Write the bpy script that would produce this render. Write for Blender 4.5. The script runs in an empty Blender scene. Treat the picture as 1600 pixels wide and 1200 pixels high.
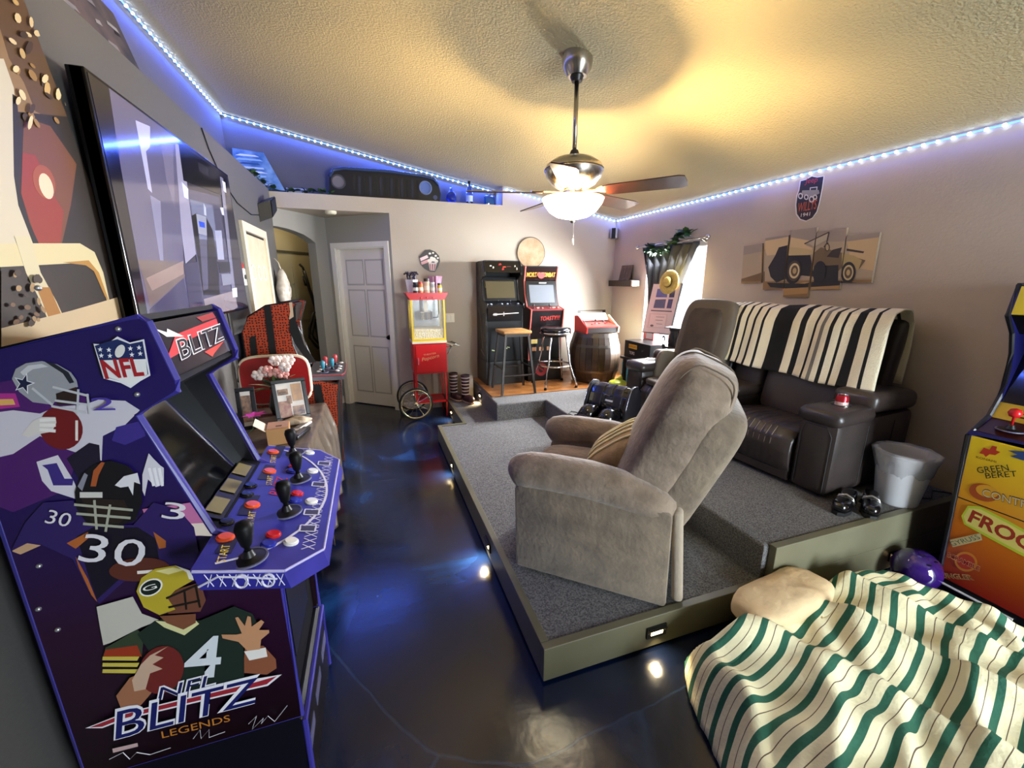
import bpy, bmesh, math, random
from mathutils import Vector as V, Matrix as MX
random.seed(7)
R = math.radians
scene = bpy.context.scene
C = scene.collection
# ---------------------------------------------------------------- camera
CAMZ, PITCH, YAW, FPX = 1.64, 14.0, 18.7, 638.0
cd = bpy.data.cameras.new('camera'); cam = bpy.data.objects.new('camera', cd); C.objects.link(cam)
cam.location = (0, 0, CAMZ); cam.rotation_euler = (R(90 - PITCH), 0, R(-YAW))
cd.sensor_fit = 'HORIZONTAL'; cd.sensor_width = 36; cd.lens = FPX / 1600 * 36; cd.clip_start = .02
scene.camera = cam
# ---------------------------------------------------------------- world, exposure
w = bpy.data.worlds.new('sky'); scene.world = w; w.use_nodes = True
bg = w.node_tree.nodes['Background']; bg.inputs[0].default_value = (.80, .90, 1, 1); bg.inputs[1].default_value = 1.5
vs = scene.view_settings
vs.view_transform = 'Standard'; vs.look = 'None'; vs.gamma = 1; vs.use_curve_mapping = False; vs.exposure = 0.80
def area(name, loc, rot, sx, sy, e, col, spread=180):
    l = bpy.data.lights.new(name, 'AREA'); l.shape = 'RECTANGLE'; l.size = sx; l.size_y = sy; l.energy = e; l.color = col; l.spread = R(spread)
    o = bpy.data.objects.new(name, l); C.objects.link(o); o.location = loc; o.rotation_euler = rot; return o
# daylight: the curtained window in the right wall and an added, unseen glazed door behind the camera
area('window_daylight', (3.52, 4.07, 1.44), (0, R(64), 0), 1.24, .96, 560, (.93, .96, 1), 140)
area('added_daylight', (2.62, -2.72, 1.08), (R(76), 0, 0), 1.2, 2.0, 150, (.80, .91, 1), 140)
# ---------------------------------------------------------------- pixel -> place helpers (photo frame 1600 x 1200)
_p, _y = R(PITCH), R(YAW)
_fw = V((math.sin(_y)*math.cos(_p), math.cos(_y)*math.cos(_p), -math.sin(_p))); _rt = V((math.cos(_y), -math.sin(_y), 0)); _up = _rt.cross(_fw)
def ray(x, y): return _fw*FPX + _rt*(x-800) - _up*(y-600)
def hit(x, y, p0, n):
    d = ray(x, y); o = V((0, 0, CAMZ)); return o + d*((V(p0)-o).dot(n)/d.dot(n))
# ---------------------------------------------------------------- materials
def lin(h):
    if not isinstance(h, str): return tuple(h)+((1,) if len(h) == 3 else ())
    r = [int(h[i:i+2], 16)/255 for i in (0, 2, 4)]
    return tuple(c/12.92 if c <= .04045 else ((c+.055)/1.055)**2.4 for c in r)+(1,)
MC = {}
def mat(hexa, rough=.5, metal=0, bump=None, var=None, coat=0, emit=0, trans=0, sheen=0, spec=None, alpha=1, name=None):
    key = (str(hexa), rough, metal, str(bump), str(var), coat, emit, trans, sheen, spec, alpha)
    if key in MC: return MC[key]
    m = bpy.data.materials.new(name or 'm_%s' % hexa); m.use_nodes = True; nt = m.node_tree; b = nt.nodes['Principled BSDF']
    b.inputs['Base Color'].default_value = lin(hexa); b.inputs['Roughness'].default_value = rough; b.inputs['Metallic'].default_value = metal
    b.inputs['Coat Weight'].default_value = coat; b.inputs['Coat Roughness'].default_value = .08; b.inputs['Transmission Weight'].default_value = trans
    b.inputs['Sheen Weight'].default_value = sheen; b.inputs['Alpha'].default_value = alpha
    if spec is not None: b.inputs['Specular IOR Level'].default_value = spec
    if emit: b.inputs['Emission Color'].default_value = lin(hexa); b.inputs['Emission Strength'].default_value = emit
    tc = None
    if bump or var:
        tc = nt.nodes.new('ShaderNodeTexCoord')
    if var:   # (scale, other colour, detail)
        n = nt.nodes.new('ShaderNodeTexNoise'); n.inputs['Scale'].default_value = var[0]; n.inputs['Detail'].default_value = var[2] if len(var) > 2 else 4
        r = nt.nodes.new('ShaderNodeValToRGB'); r.color_ramp.elements[0].position = .35; r.color_ramp.elements[1].position = .65
        r.color_ramp.elements[0].color = lin(hexa); r.color_ramp.elements[1].color = lin(var[1])
        nt.links.new(tc.outputs['Object'], n.inputs['Vector']); nt.links.new(n.outputs['Fac'], r.inputs['Fac']); nt.links.new(r.outputs['Color'], b.inputs['Base Color'])
    if bump:  # (scale, strength, distance)
        n = nt.nodes.new('ShaderNodeTexNoise'); n.inputs['Scale'].default_value = bump[0]; n.inputs['Detail'].default_value = 3
        k = nt.nodes.new('ShaderNodeBump'); k.inputs['Strength'].default_value = bump[1]; k.inputs['Distance'].default_value = bump[2] if len(bump) > 2 else .01
        nt.links.new(tc.outputs['Object'], n.inputs['Vector']); nt.links.new(n.outputs['Fac'], k.inputs['Height']); nt.links.new(k.outputs['Normal'], b.inputs['Normal'])
    MC[key] = m; return m
def flat(h): return mat(h, .45)
def grad(c0, c1, axis, lo, hi, rough=.35, mid=None):
    """printed two-colour fade along an object axis"""
    m = bpy.data.materials.new('print_fade'); m.use_nodes = True; nt = m.node_tree; b = nt.nodes['Principled BSDF']; b.inputs['Roughness'].default_value = rough
    tc = nt.nodes.new('ShaderNodeTexCoord'); s = nt.nodes.new('ShaderNodeSeparateXYZ'); mr = nt.nodes.new('ShaderNodeMapRange'); r = nt.nodes.new('ShaderNodeValToRGB')
    mr.inputs[1].default_value = lo; mr.inputs[2].default_value = hi; r.color_ramp.elements[0].color = lin(c0); r.color_ramp.elements[1].color = lin(c1)
    if mid: e = r.color_ramp.elements.new(.5); e.color = lin(mid)
    nt.links.new(tc.outputs['Object'], s.inputs[0]); nt.links.new(s.outputs[axis], mr.inputs[0]); nt.links.new(mr.outputs[0], r.inputs[0]); nt.links.new(r.outputs[0], b.inputs['Base Color'])
    return m
def stripes(axis, period, bands, base, rough=.8, bump=None, thin=None):
    """woven stripes across an object axis; bands = [(from, to, colour)] in fractions of the period"""
    m = bpy.data.materials.new('woven_stripes'); m.use_nodes = True; nt = m.node_tree; b = nt.nodes['Principled BSDF']; b.inputs['Roughness'].default_value = rough
    tc = nt.nodes.new('ShaderNodeUVMap'); s = nt.nodes.new('ShaderNodeSeparateXYZ'); md = nt.nodes.new('ShaderNodeMath'); md.operation = 'FRACT'
    dv = nt.nodes.new('ShaderNodeMath'); dv.operation = 'DIVIDE'; dv.inputs[1].default_value = period
    r = nt.nodes.new('ShaderNodeValToRGB'); r.color_ramp.interpolation = 'CONSTANT'; r.color_ramp.elements[0].color = lin(base); r.color_ramp.elements.remove(r.color_ramp.elements[1])
    for f, t, c in bands:
        e = r.color_ramp.elements.new(f); e.color = lin(c); e = r.color_ramp.elements.new(t); e.color = lin(base)
    nt.links.new(tc.outputs[0], s.inputs[0]); nt.links.new(s.outputs[axis], dv.inputs[0]); nt.links.new(dv.outputs[0], md.inputs[0]); nt.links.new(md.outputs[0], r.inputs[0]); nt.links.new(r.outputs[0], b.inputs['Base Color'])
    if bump:
        n = nt.nodes.new('ShaderNodeTexNoise'); n.inputs['Scale'].default_value = bump[0]; k = nt.nodes.new('ShaderNodeBump'); k.inputs['Strength'].default_value = bump[1]; k.inputs['Distance'].default_value = .01
        t2 = nt.nodes.new('ShaderNodeTexCoord'); nt.links.new(t2.outputs['Object'], n.inputs['Vector']); nt.links.new(n.outputs['Fac'], k.inputs['Height']); nt.links.new(k.outputs['Normal'], b.inputs['Normal'])
    return m
# ---------------------------------------------------------------- mesh helpers
def box(bm, c, s, bev=0, rot=None, seg=2):
    m = MX.Translation(V(c)) @ ((MX.Rotation(rot[1], 4, rot[0])) if rot else MX.Identity(4)) @ MX.Diagonal((s[0], s[1], s[2], 1))
    g = bmesh.ops.create_cube(bm, size=1, matrix=m)
    if bev:
        es = list({e for v in g['verts'] for e in v.link_edges})
        bmesh.ops.bevel(bm, geom=es, offset=bev, segments=seg, profile=.5, affect='EDGES')
    return bm
def B(c, s, bev=0, rot=None, seg=2): return box(bmesh.new(), c, s, bev, rot, seg)
def mm(x0, x1, y0, y1, z0, z1, bev=0, bm=None): return box(bm or bmesh.new(), ((x0+x1)/2, (y0+y1)/2, (z0+z1)/2), (x1-x0, y1-y0, z1-z0), bev)
def prism(bm, pts, ext):
    """closed polygon of 3D points, extruded by the vector ext"""
    e = V(ext); a = [bm.verts.new(V(p)) for p in pts]; b = [bm.verts.new(V(p)+e) for p in pts]; n = len(a)
    bm.faces.new(a); bm.faces.new(b[::-1])
    for i in range(n): bm.faces.new((a[i], b[i], b[(i+1) % n], a[(i+1) % n]))
    bmesh.ops.recalc_face_normals(bm, faces=bm.faces); return bm
def tube(bm, pts, r, seg=8, closed=False):
    pts = [V(p) for p in pts]; n = len(pts); rings = []
    rr = r if isinstance(r, (list, tuple)) else [r]*n
    for i, p in enumerate(pts):
        if closed: t = pts[(i+1) % n]-pts[i-1]
        else: t = pts[min(i+1, n-1)]-pts[max(i-1, 0)]
        t.normalize(); a = t.orthogonal() if abs(t.z) > .95 else t.cross(V((0, 0, 1))); a.normalize()
        b = t.cross(a); rings.append([bm.verts.new(p+(a*math.cos(2*math.pi*k/seg)+b*math.sin(2*math.pi*k/seg))*rr[i]) for k in range(seg)])
    for i in range(n if closed else n-1):
        A, Q = rings[i], rings[(i+1) % n]
        for k in range(seg): bm.faces.new((A[k], A[(k+1) % seg], Q[(k+1) % seg], Q[k]))
    if not closed: bm.faces.new(rings[0][::-1]); bm.faces.new(rings[-1])
    bmesh.ops.recalc_face_normals(bm, faces=bm.faces); return bm
def lathe(bm, prof, seg=24, c=(0, 0, 0), axis='z', wob=None):
    rings = []
    for i, (r, z) in enumerate(prof):
        ring = []
        for k in range(seg):
            a = 2*math.pi*k/seg; q = r*(1+(wob(a, i) if wob else 0))
            p = (q*math.cos(a), q*math.sin(a), z) if axis == 'z' else ((q*math.cos(a), z, q*math.sin(a)) if axis == 'y' else (z, q*math.cos(a), q*math.sin(a)))
            ring.append(bm.verts.new(V(p)+V(c)))
        rings.append(ring)
    for i in range(len(rings)-1):
        for k in range(seg): bm.faces.new((rings[i][k], rings[i][(k+1) % seg], rings[i+1][(k+1) % seg], rings[i+1][k]))
    if prof[0][0] > 1e-4 and prof[-1][0] > 1e-4:      # a ring: close the section
        for k in range(seg): bm.faces.new((rings[-1][k], rings[-1][(k+1) % seg], rings[0][(k+1) % seg], rings[0][k]))
    elif prof[0][0] > 1e-4: bm.faces.new(rings[0][::-1])
    elif prof[-1][0] > 1e-4: bm.faces.new(rings[-1])
    bmesh.ops.remove_doubles(bm, verts=bm.verts, dist=1e-5); bmesh.ops.recalc_face_normals(bm, faces=bm.faces); return bm
def sellip(bm, c, s, e=.5, nu=20, nv=12, M=None, fn=None):
    """superellipsoid: a soft cushion shape"""
    def pw(x): return math.copysign(abs(x)**e, x)
    rows = []
    for j in range(nv+1):
        f = -math.pi/2+math.pi*j/nv; row = []
        for i in range(nu):
            t = 2*math.pi*i/nu; p = V((s[0]*pw(math.cos(f))*pw(math.cos(t)), s[1]*pw(math.cos(f))*pw(math.sin(t)), s[2]*pw(math.sin(f))))
            if fn: p = fn(p)
            if M: p = M @ p
            row.append(bm.verts.new(p+V(c)))
        rows.append(row)
    for j in range(nv):
        for i in range(nu): bm.faces.new((rows[j][i], rows[j][(i+1) % nu], rows[j+1][(i+1) % nu], rows[j+1][i]))
    bmesh.ops.remove_doubles(bm, verts=bm.verts, dist=1e-4); bmesh.ops.recalc_face_normals(bm, faces=bm.faces); return bm
def grid(bm, nx, ny, fn):
    """fn(u,v) -> point; gives a uv map of (u,v)"""
    uv = bm.loops.layers.uv.verify(); vs_ = [[bm.verts.new(V(fn(i/nx, j/ny))) for j in range(ny+1)] for i in range(nx+1)]
    for i in range(nx):
        for j in range(ny):
            f = bm.faces.new((vs_[i][j], vs_[i+1][j], vs_[i+1][j+1], vs_[i][j+1]))
            for l, (a, b) in zip(f.loops, ((i, j), (i+1, j), (i+1, j+1), (i, j+1))): l[uv].uv = (a/nx, b/ny)
    return bm
# ---------------------------------------------------------------- object helpers
LOC = {}
def T(name, label, cat, loc=(0, 0, 0), rz=0, group=None, kind=None, world=False):
    """an Empty at the base of a thing; world=True: its parts are given in room coordinates"""
    o = bpy.data.objects.new(name, None); C.objects.link(o); o.location = loc; o.rotation_euler = (0, 0, rz); o.empty_display_size = .05
    if label: o['label'] = label
    if cat: o['category'] = cat
    if group: o['group'] = group
    if kind: o['kind'] = kind
    LOC[o.name] = V(loc) if world else None
    return o
def O(name, bm, m, parent=None, smooth=False, label=None, cat=None, group=None, kind=None, M=None, solid=0, sub=0):
    me = bpy.data.meshes.new(name); bm.normal_update(); bm.to_mesh(me); bm.free()
    o = bpy.data.objects.new(name, me); C.objects.link(o); me.materials.append(m)
    if smooth:
        for p in me.polygons: p.use_smooth = True
        if smooth == 'auto': me.set_sharp_from_angle(angle=R(40))
    if M is not None: o.matrix_basis = M
    if parent is not None:
        o.parent = parent; q = LOC.get(parent.name)
        if q is not None: o.matrix_parent_inverse = MX.Translation(-q)
    if label: o['label'] = label
    if cat: o['category'] = cat
    if group: o['group'] = group
    if kind: o['kind'] = kind
    if solid: s = o.modifiers.new('thick', 'SOLIDIFY'); s.thickness = solid; s.offset = 0
    if sub: s = o.modifiers.new('sub', 'SUBSURF'); s.levels = sub; s.render_levels = sub
    return o
def S(name, bm, m, parent=None, smooth=False): return O(name, bm, m, parent, smooth, kind=None if parent else 'structure')
def dup(root, loc, rz=None, label=None):
    r = root.copy(); C.objects.link(r); r.location = loc; LOC[r.name] = None
    if rz is not None: r.rotation_euler = (0, 0, rz)
    if label: r['label'] = label
    for ch in root.children:
        k = ch.copy(); C.objects.link(k); k.parent = r
        for g in ch.children: q = g.copy(); C.objects.link(q); q.parent = k
    return r
# flat print on a plane: pixels of the photograph traced onto the surface that carries them
def clip(poly, cl):
    def ins(p, a, b): return (b[0]-a[0])*(p[1]-a[1])-(b[1]-a[1])*(p[0]-a[0]) >= 0
    ar = sum(cl[i-1][0]*cl[i][1]-cl[i][0]*cl[i-1][1] for i in range(len(cl)))
    if ar < 0: cl = cl[::-1]
    out = list(poly)
    for i in range(len(cl)):
        a, b = cl[i-1], cl[i]; src, out = out, []
        for j in range(len(src)):
            p, q = src[j-1], src[j]; ip, iq = ins(p, a, b), ins(q, a, b)
            if ip != iq:
                dx, dy = q[0]-p[0], q[1]-p[1]; den = (b[0]-a[0])*dy-(b[1]-a[1])*dx
                t = ((b[0]-a[0])*(a[1]-p[1])-(b[1]-a[1])*(a[0]-p[0]))/den if abs(den) > 1e-9 else 0
                out.append((p[0]+t*dx, p[1]+t*dy))
            if iq: out.append(q)
        if not out: return []
    return out
LAY = {}
def D(name, pts, plane, m, parent, cl=None, label=None, th=.0008):
    """thin printed shape; each further one on the same thing lies a hair above the last"""
    k = LAY[parent.name] = LAY.get(parent.name, 0)+1
    if cl and isinstance(cl[0], list):      # several convex pieces of one outline
        for c_ in cl: LAY[parent.name] = k-1; D(name, pts, plane, m, parent, c_, label, th)
        return
    if cl: pts = clip(pts, cl)
    if len(pts) < 3: return
    p0, n = plane; n = V(n); off = .0006+.00015*k
    return O(name, prism(bmesh.new(), [hit(x, y, p0, n)+n*(off-.0004) for x, y in pts], n*th*.5), m, parent, label=label)
def proj(p):
    v = V(p)-V((0, 0, CAMZ)); q = v.dot(_fw); return (800+FPX*v.dot(_rt)/q, 600-FPX*v.dot(_up)/q)
def ell(cx, cy, rx, ry, n=20, a=0):
    ca, sa = math.cos(R(a)), math.sin(R(a)); return [(cx+rx*math.cos(t)*ca-ry*math.sin(t)*sa, cy+rx*math.cos(t)*sa+ry*math.sin(t)*ca) for t in [2*math.pi*i/n for i in range(n)]]
def line(p, q, wd):
    dx, dy = q[0]-p[0], q[1]-p[1]; l = math.hypot(dx, dy) or 1; a, b = -dy/l*wd/2, dx/l*wd/2
    return [(p[0]+a, p[1]+b), (q[0]+a, q[1]+b), (q[0]-a, q[1]-b), (p[0]-a, p[1]-b)]
def TX(name, s, P0, P1, n, m, parent, hgt=None, shear=0, bold=0, off=None, ext=.0005, label=None):
    """lettering from P0 to P1 (room points on the surface), n = outward normal"""
    cu = bpy.data.curves.new('t', 'FONT'); cu.body = s; cu.size = 1; cu.shear = shear; cu.offset = bold; cu.resolution_u = 3
    ob = bpy.data.objects.new('t', cu); C.objects.link(ob); dg = bpy.context.evaluated_depsgraph_get(); me = bpy.data.meshes.new_from_object(ob.evaluated_get(dg)); bpy.data.objects.remove(ob)
    xs = [v.co.x for v in me.vertices]; ys = [v.co.y for v in me.vertices]; x0, x1, y0, y1 = min(xs), max(xs), min(ys), max(ys)
    P0, P1, n = V(P0), V(P1), V(n).normalized(); u = P1-P0; L = u.length; u.normalize(); v = n.cross(u); sx = L/(x1-x0); sy = (hgt/(y1-y0)) if hgt else sx
    if off is None: k = LAY[parent.name] = LAY.get(parent.name, 0)+1; off = .0006+.00015*k
    bm = bmesh.new(); bm.from_mesh(me)
    for q in bm.verts: q.co = P0+u*((q.co.x-x0)*sx)+v*((q.co.y-y0)*sy)+n*off
    return O(name, bm, m, parent, label=label)
def TP(name, s, p, q, plane, m, parent, hgt=None, **k):
    return TX(name, s, hit(p[0], p[1], plane[0], V(plane[1])), hit(q[0], q[1], plane[0], V(plane[1])), plane[1], m, parent, hgt, **k)
# ================================================================ THE ROOM
XR, YB, XL = 3.356, 5.337, -.95
def ceilz(x): return 2.49+.19*(XR-x)
m_back = mat('BDB1A0', .75, bump=(60, .25, .004), var=(1.2, 'B7AA98'), name='back_wall_paint')
m_right = mat('BCAEA0', .75, bump=(60, .25, .004), var=(1.0, 'B4A596'), name='right_wall_paint')
m_left = mat('5C5956', .7, bump=(60, .25, .004), name='left_wall_paint')
m_grey = mat('9A968F', .75, bump=(60, .25, .004), name='niche_wall_paint')
m_white = mat('E8E2D6', .45, name='trim_paint')
m_ceil = mat('BDB08A', .85, bump=(75, .6, .012), name='knockdown_ceiling')
# floor: dark navy metallic epoxy
def floor_mat():
    m = bpy.data.materials.new('epoxy_floor'); m.use_nodes = True; nt = m.node_tree; b = nt.nodes['Principled BSDF']; N = nt.nodes.new; L = nt.links.new
    tc = N('ShaderNodeTexCoord'); n1 = N('ShaderNodeTexNoise'); n1.inputs['Scale'].default_value = 1.1; n1.inputs['Detail'].default_value = 6; n1.inputs['Distortion'].default_value = 1.2
    r = N('ShaderNodeValToRGB'); e = r.color_ramp.elements; e[0].position = .36; e[0].color = lin('050A18'); e[1].position = .72; e[1].color = lin('1E4C8E'); k = e.new(.55); k.color = lin('0B1C40')
    L(tc.outputs['Object'], n1.inputs['Vector']); L(n1.outputs['Fac'], r.inputs[0])
    v = N('ShaderNodeTexVoronoi'); v.feature = 'DISTANCE_TO_EDGE'; v.inputs['Scale'].default_value = .75
    n2 = N('ShaderNodeTexNoise'); n2.inputs['Scale'].default_value = 3; n2.inputs['Detail'].default_value = 8
    mx = N('ShaderNodeMix'); mx.data_type = 'VECTOR'; mx.inputs[0].default_value = .35; L(tc.outputs['Object'], mx.inputs[4]); L(n2.outputs['Color'], mx.inputs[5]); L(mx.outputs[1], v.inputs['Vector'])
    cr = N('ShaderNodeValToRGB'); cr.color_ramp.elements[0].position = 0; cr.color_ramp.elements[0].color = (.16, .16, .16, 1); cr.color_ramp.elements[1].position = .004; cr.color_ramp.elements[1].color = (0, 0, 0, 1); L(v.outputs['Distance'], cr.inputs[0])
    m2 = N('ShaderNodeMix'); m2.data_type = 'RGBA'; L(cr.outputs[0], m2.inputs[0]); L(r.outputs[0], m2.inputs[6]); m2.inputs[7].default_value = lin('4A6F9C'); L(m2.outputs[2], b.inputs['Base Color'])
    rr = N('ShaderNodeMapRange'); rr.inputs[3].default_value = .10; rr.inputs[4].default_value = .30; n3 = N('ShaderNodeTexNoise'); n3.inputs['Scale'].default_value = 2.3; n3.inputs['Detail'].default_value = 5
    L(tc.outputs['Object'], n3.inputs['Vector']); L(n3.outputs['Fac'], rr.inputs[0]); L(rr.outputs[0], b.inputs['Roughness'])
    bp = N('ShaderNodeBump'); bp.inputs['Strength'].default_value = .12; bp.inputs['Distance'].default_value = .01; n4 = N('ShaderNodeTexNoise'); n4.inputs['Scale'].default_value = 14; n4.inputs['Detail'].default_value = 3
    L(tc.outputs['Object'], n4.inputs['Vector']); L(n4.outputs['Fac'], bp.inputs['Height']); L(bp.outputs[0], b.inputs['Normal']); b.inputs['Specular IOR Level'].default_value = .7
    return m
S('floor', mm(-3.2, 3.5, -2.75, 8.2, -.1, 0), floor_mat())
# left wall carries a plant ledge on top, the upper wall stands back from it
S('wall_left', mm(-1.36, XL, -2.6, YB, 0, 2.61), m_left)
S('wall_left_upper', mm(-1.46, -1.36, -2.6, 5.7, 2.40, 3.6), m_left)
wb = S('wall_back', mm(1.68, 3.47, YB, 5.62, 0, 2.95), m_back)
S('wall_back_lower', mm(.28, 1.68, YB, 5.62, 0, 2.59), m_back)
S('wall_back_header', mm(-1.36, .28, YB, 5.62, 2.43, 2.59), m_back)
S('wall_back_upper', mm(-1.46, 1.70, 5.62, 5.72, 2.5, 3.6), m_left)
A, Bp, Cp = V((XL, YB, 0)), V((-.475, 5.97, 0)), V((.28, YB, 0))
dA = (Bp-A).normalized(); nA = V((-dA.y, dA.x, 0)); dB = (Cp-Bp).normalized(); nB = V((-dB.y, dB.x, 0))
def wp(o, d, t, z): return o+d*t+V((0, 0, z))
arch = [(-.06, 0), (-.06, 2.43), (.7914, 2.43), (.7914, 0), (.585, 0), (.59, 2.11), (.52, 2.15), (.42, 2.19), (.30, 2.215), (.18, 2.232), (.03, 2.24), (.0, 2.238), (.0, 0)]
S('wall_arch', prism(bmesh.new(), [wp(A, dA, t, z) for t, z in arch], nA*.12), m_grey)
dw = [(0, 0), (0, 2.43), (.985, 2.43), (.985, 0), (.885, 0), (.885, 2.055), (.125, 2.055), (.125, 0)]
S('wall_door', prism(bmesh.new(), [wp(Bp, dB, t, z) for t, z in dw], nB*.12), m_grey)
S('ceiling_hall', mm(-3.2, .9, 5.345, 8.2, 2.432, 2.5), m_back)
hall = [(-.30, .0), (-.30, .85), (1.85, .85), (1.85, .88), (.95, .14)]
def hp(t, o): return A+dA*t+nA*o
def hw(name, a, b, m=m_grey, z1=2.43): p, q = hp(*a), hp(*b); d = (q-p).normalized(); n = V((d.y, -d.x, 0)); return S(name, prism(bmesh.new(), [p, q, q+n*.06, p+n*.06], (0, 0, z1)), m)
hw('wall_hall_far', (2.0, .85), (-.45, .85), mat('8E8468', .7)); hw('wall_hall_left', (-.35, .9), (-.35, -.1)); hw('wall_hall_right', (.85, .14), (2.0, 1.0))
S('wall_lightblock_far', mm(-3.2, .9, 8.1, 8.2, 0, 2.5), m_grey); S('wall_lightblock_side', mm(.82, .9, 5.62, 8.1, 0, 2.5), m_grey); S('wall_lightblock_west', mm(-3.2, -3.1, 5.3, 8.1, 0, 2.5), m_grey); S('wall_lightblock_south', mm(-3.1, -1.36, 5.25, 5.33, 0, 2.5), m_grey)  # unseen outer walls added to stop sky light leaking in around the door
# front door seen down the hall
fd = S('door_2', prism(bmesh.new(), [hp(.25, .83), hp(1.6, .83), hp(1.6, .85), hp(.25, .85)], (0, 0, 2.03)), mat('93896C', .55))
for t0, t1, z0, z1 in ((.45, .85, 1.1, 1.85), (1.0, 1.4, 1.1, 1.85), (.45, .85, .25, .95), (1.0, 1.4, .25, .95)):
    O('door_panel', prism(bmesh.new(), [hp(t0, .822)+V((0, 0, z0)), hp(t1, .822)+V((0, 0, z0)), hp(t1, .83)+V((0, 0, z0)), hp(t0, .83)+V((0, 0, z0))], (0, 0, z1-z0)), mat('93896C', .55), fd)
O('peephole', lathe(bmesh.new(), [(0, -.01), (.012, -.008), (.014, .008), (0, .01)], 12, hp(.985, .825)+V((0, 0, 1.61))), mat('E8E0C8', .15, 1), fd)
O('door_frame', prism(bmesh.new(), [hp(.15, .81)+V((0, 0, 2.03)), hp(1.7, .81)+V((0, 0, 2.03)), hp(1.7, .85)+V((0, 0, 2.03)), hp(.15, .85)+V((0, 0, 2.03))], (0, 0, .03)), mat('3A3626', .6), fd)
hl = T('added_hall_light', 'small round ceiling light added to brighten the hallway behind the archway', 'ceiling light', tuple(hp(.75, .45)+V((0, 0, 2.375)))); O('light_base', lathe(bmesh.new(), [(0, .055), (.09, .055), (.09, .04), (0, .04)], 24), m_white, hl); O('light_dome', lathe(bmesh.new(), [(.085, .04), (.07, .012), (.035, 0), (0, 0)], 24), mat('FFE9B8', .4, emit=2), hl, True)  # ceiling light added to brighten the hallway
_l = bpy.data.lights.new('added_hall_lamp', 'POINT'); _l.energy = 3.2; _l.color = (1, .85, .58); _l.shadow_soft_size = .06; _o = bpy.data.objects.new('added_hall_lamp', _l); C.objects.link(_o); _o.location = hp(.75, .45)+V((0, 0, 2.30))  # point lamp added to lift the dim hallway
# six panel white door in the diagonal wall
dr = S('door_1', prism(bmesh.new(), [wp(Bp, dB, .135, .012)+nB*.06, wp(Bp, dB, .875, .012)+nB*.06, wp(Bp, dB, .875, .012)+nB*.095, wp(Bp, dB, .135, .012)+nB*.095], (0, 0, 2.03)), mat('E4DCD2', .42))
for t0 in (.235, .535):
    for z0, z1 in ((1.62, 1.90), (.96, 1.53), (.20, .80)):
        q = lambda t, z, o: wp(Bp, dB, t, z)+nB*o
        O('door_panel', prism(bmesh.new(), [q(t0, z0, .052), q(t0+.24, z0, .052), q(t0+.24, z1, .052), q(t0, z1, .052)], nB*.010), mat('DDD6CF', .42), dr)
        f = bmesh.new()
        for a0, a1, b0, b1 in ((t0-.02, t0+.26, z0-.02, z0), (t0-.02, t0+.26, z1, z1+.02), (t0-.02, t0, z0, z1), (t0+.24, t0+.26, z0, z1)):
            prism(f, [q(a0, b0, .0565), q(a1, b0, .0565), q(a1, b1, .0565), q(a0, b1, .0565)], nB*.004)
        O('panel_moulding', f, mat('B9B1AA', .45), dr)
kb = wp(Bp, dB, .825, .95)+nB*.03
O('door_knob', sellip(bmesh.new(), kb, (.028, .028, .028), 1, 14, 10), mat('15120F', .25, .8), dr, True)
O('knob_rose', sellip(bmesh.new(), kb+nB*.025, (.034, .034, .034), 1, 14, 8), mat('15120F', .3, .8), dr, True)
cs = bmesh.new()
for a0, a1, b0, b1 in ((.06, .125, 0, 2.12), (.885, .95, 0, 2.12), (.125, .885, 2.055, 2.12)):
    prism(cs, [wp(Bp, dB, a0, b0), wp(Bp, dB, a1, b0), wp(Bp, dB, a1, b1), wp(Bp, dB, a0, b1)], -nB*.018)
S('trim_1', cs, m_white)
js = bmesh.new()
for a0, a1, b0, b1 in ((.123, .137, 0, 2.05), (.873, .887, 0, 2.05), (.125, .885, 2.04, 2.056)):
    prism(js, [wp(Bp, dB, a0, b0), wp(Bp, dB, a1, b0), wp(Bp, dB, a1, b1), wp(Bp, dB, a0, b1)], nB*.12)
S('trim_2', js, m_white)
S('baseboard_back', mm(.30, .86, YB-.014, YB, 0, .10), m_white)
S('baseboard_niche', prism(bmesh.new(), [wp(A, dA, .60, 0), wp(A, dA, .79, 0), wp(A, dA, .79, 0)-nA*.014, wp(A, dA, .60, 0)-nA*.014], (0, 0, .10)), m_white)
# smoke detector under the soffit
O('smoke_detector', lathe(bmesh.new(), [(0, 0), (.05, 0), (.062, .012), (.062, .036), (0, .036)], 24, (-.36, 5.42, 2.396)), mat('E9DFC2', .5), smooth='auto', label='round cream smoke detector under the soffit above the white door', cat='smoke detector')
# right wall with its window opening
WY0, WY1, WZ0, WZ1 = 3.58, 4.56, .80, 2.06
rw = bmesh.new()
for a in ((-2.6, WY0, 0, 2.75), (WY1, YB, 0, 2.75), (WY0, WY1, 0, WZ0), (WY0, WY1, WZ1, 2.75)): mm(XR, XR+.115, a[0], a[1], a[2], a[3], bm=rw)
S('wall_right', rw, m_right)
win = T('window_1', None, None, (XR+.06, 4.07, WZ0), kind='structure', world=True)
fr = bmesh.new()
for a in ((WY0, WY0+.04, WZ0, WZ1), (WY1-.04, WY1, WZ0, WZ1), (WY0, WY1, WZ0, WZ0+.04), (WY0, WY1, WZ1-.04, WZ1), (WY0, WY1, 1.42, 1.46)): mm(XR+.05, XR+.09, a[0], a[1], a[2], a[3], bm=fr)
O('window_frame', fr, m_white, win); O('window_sill', mm(XR-.03, XR+.1, WY0-.03, WY1+.03, WZ0-.025, WZ0), m_white, win)
gl = mat('E8F0F4', .02, alpha=.08, name='window_glass')
for z0, z1 in ((WZ0+.04, 1.42), (1.46, WZ1-.04)): O('pane', mm(XR+.066, XR+.070, WY0+.04, WY1-.04, z0, z1), gl, win)
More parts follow.
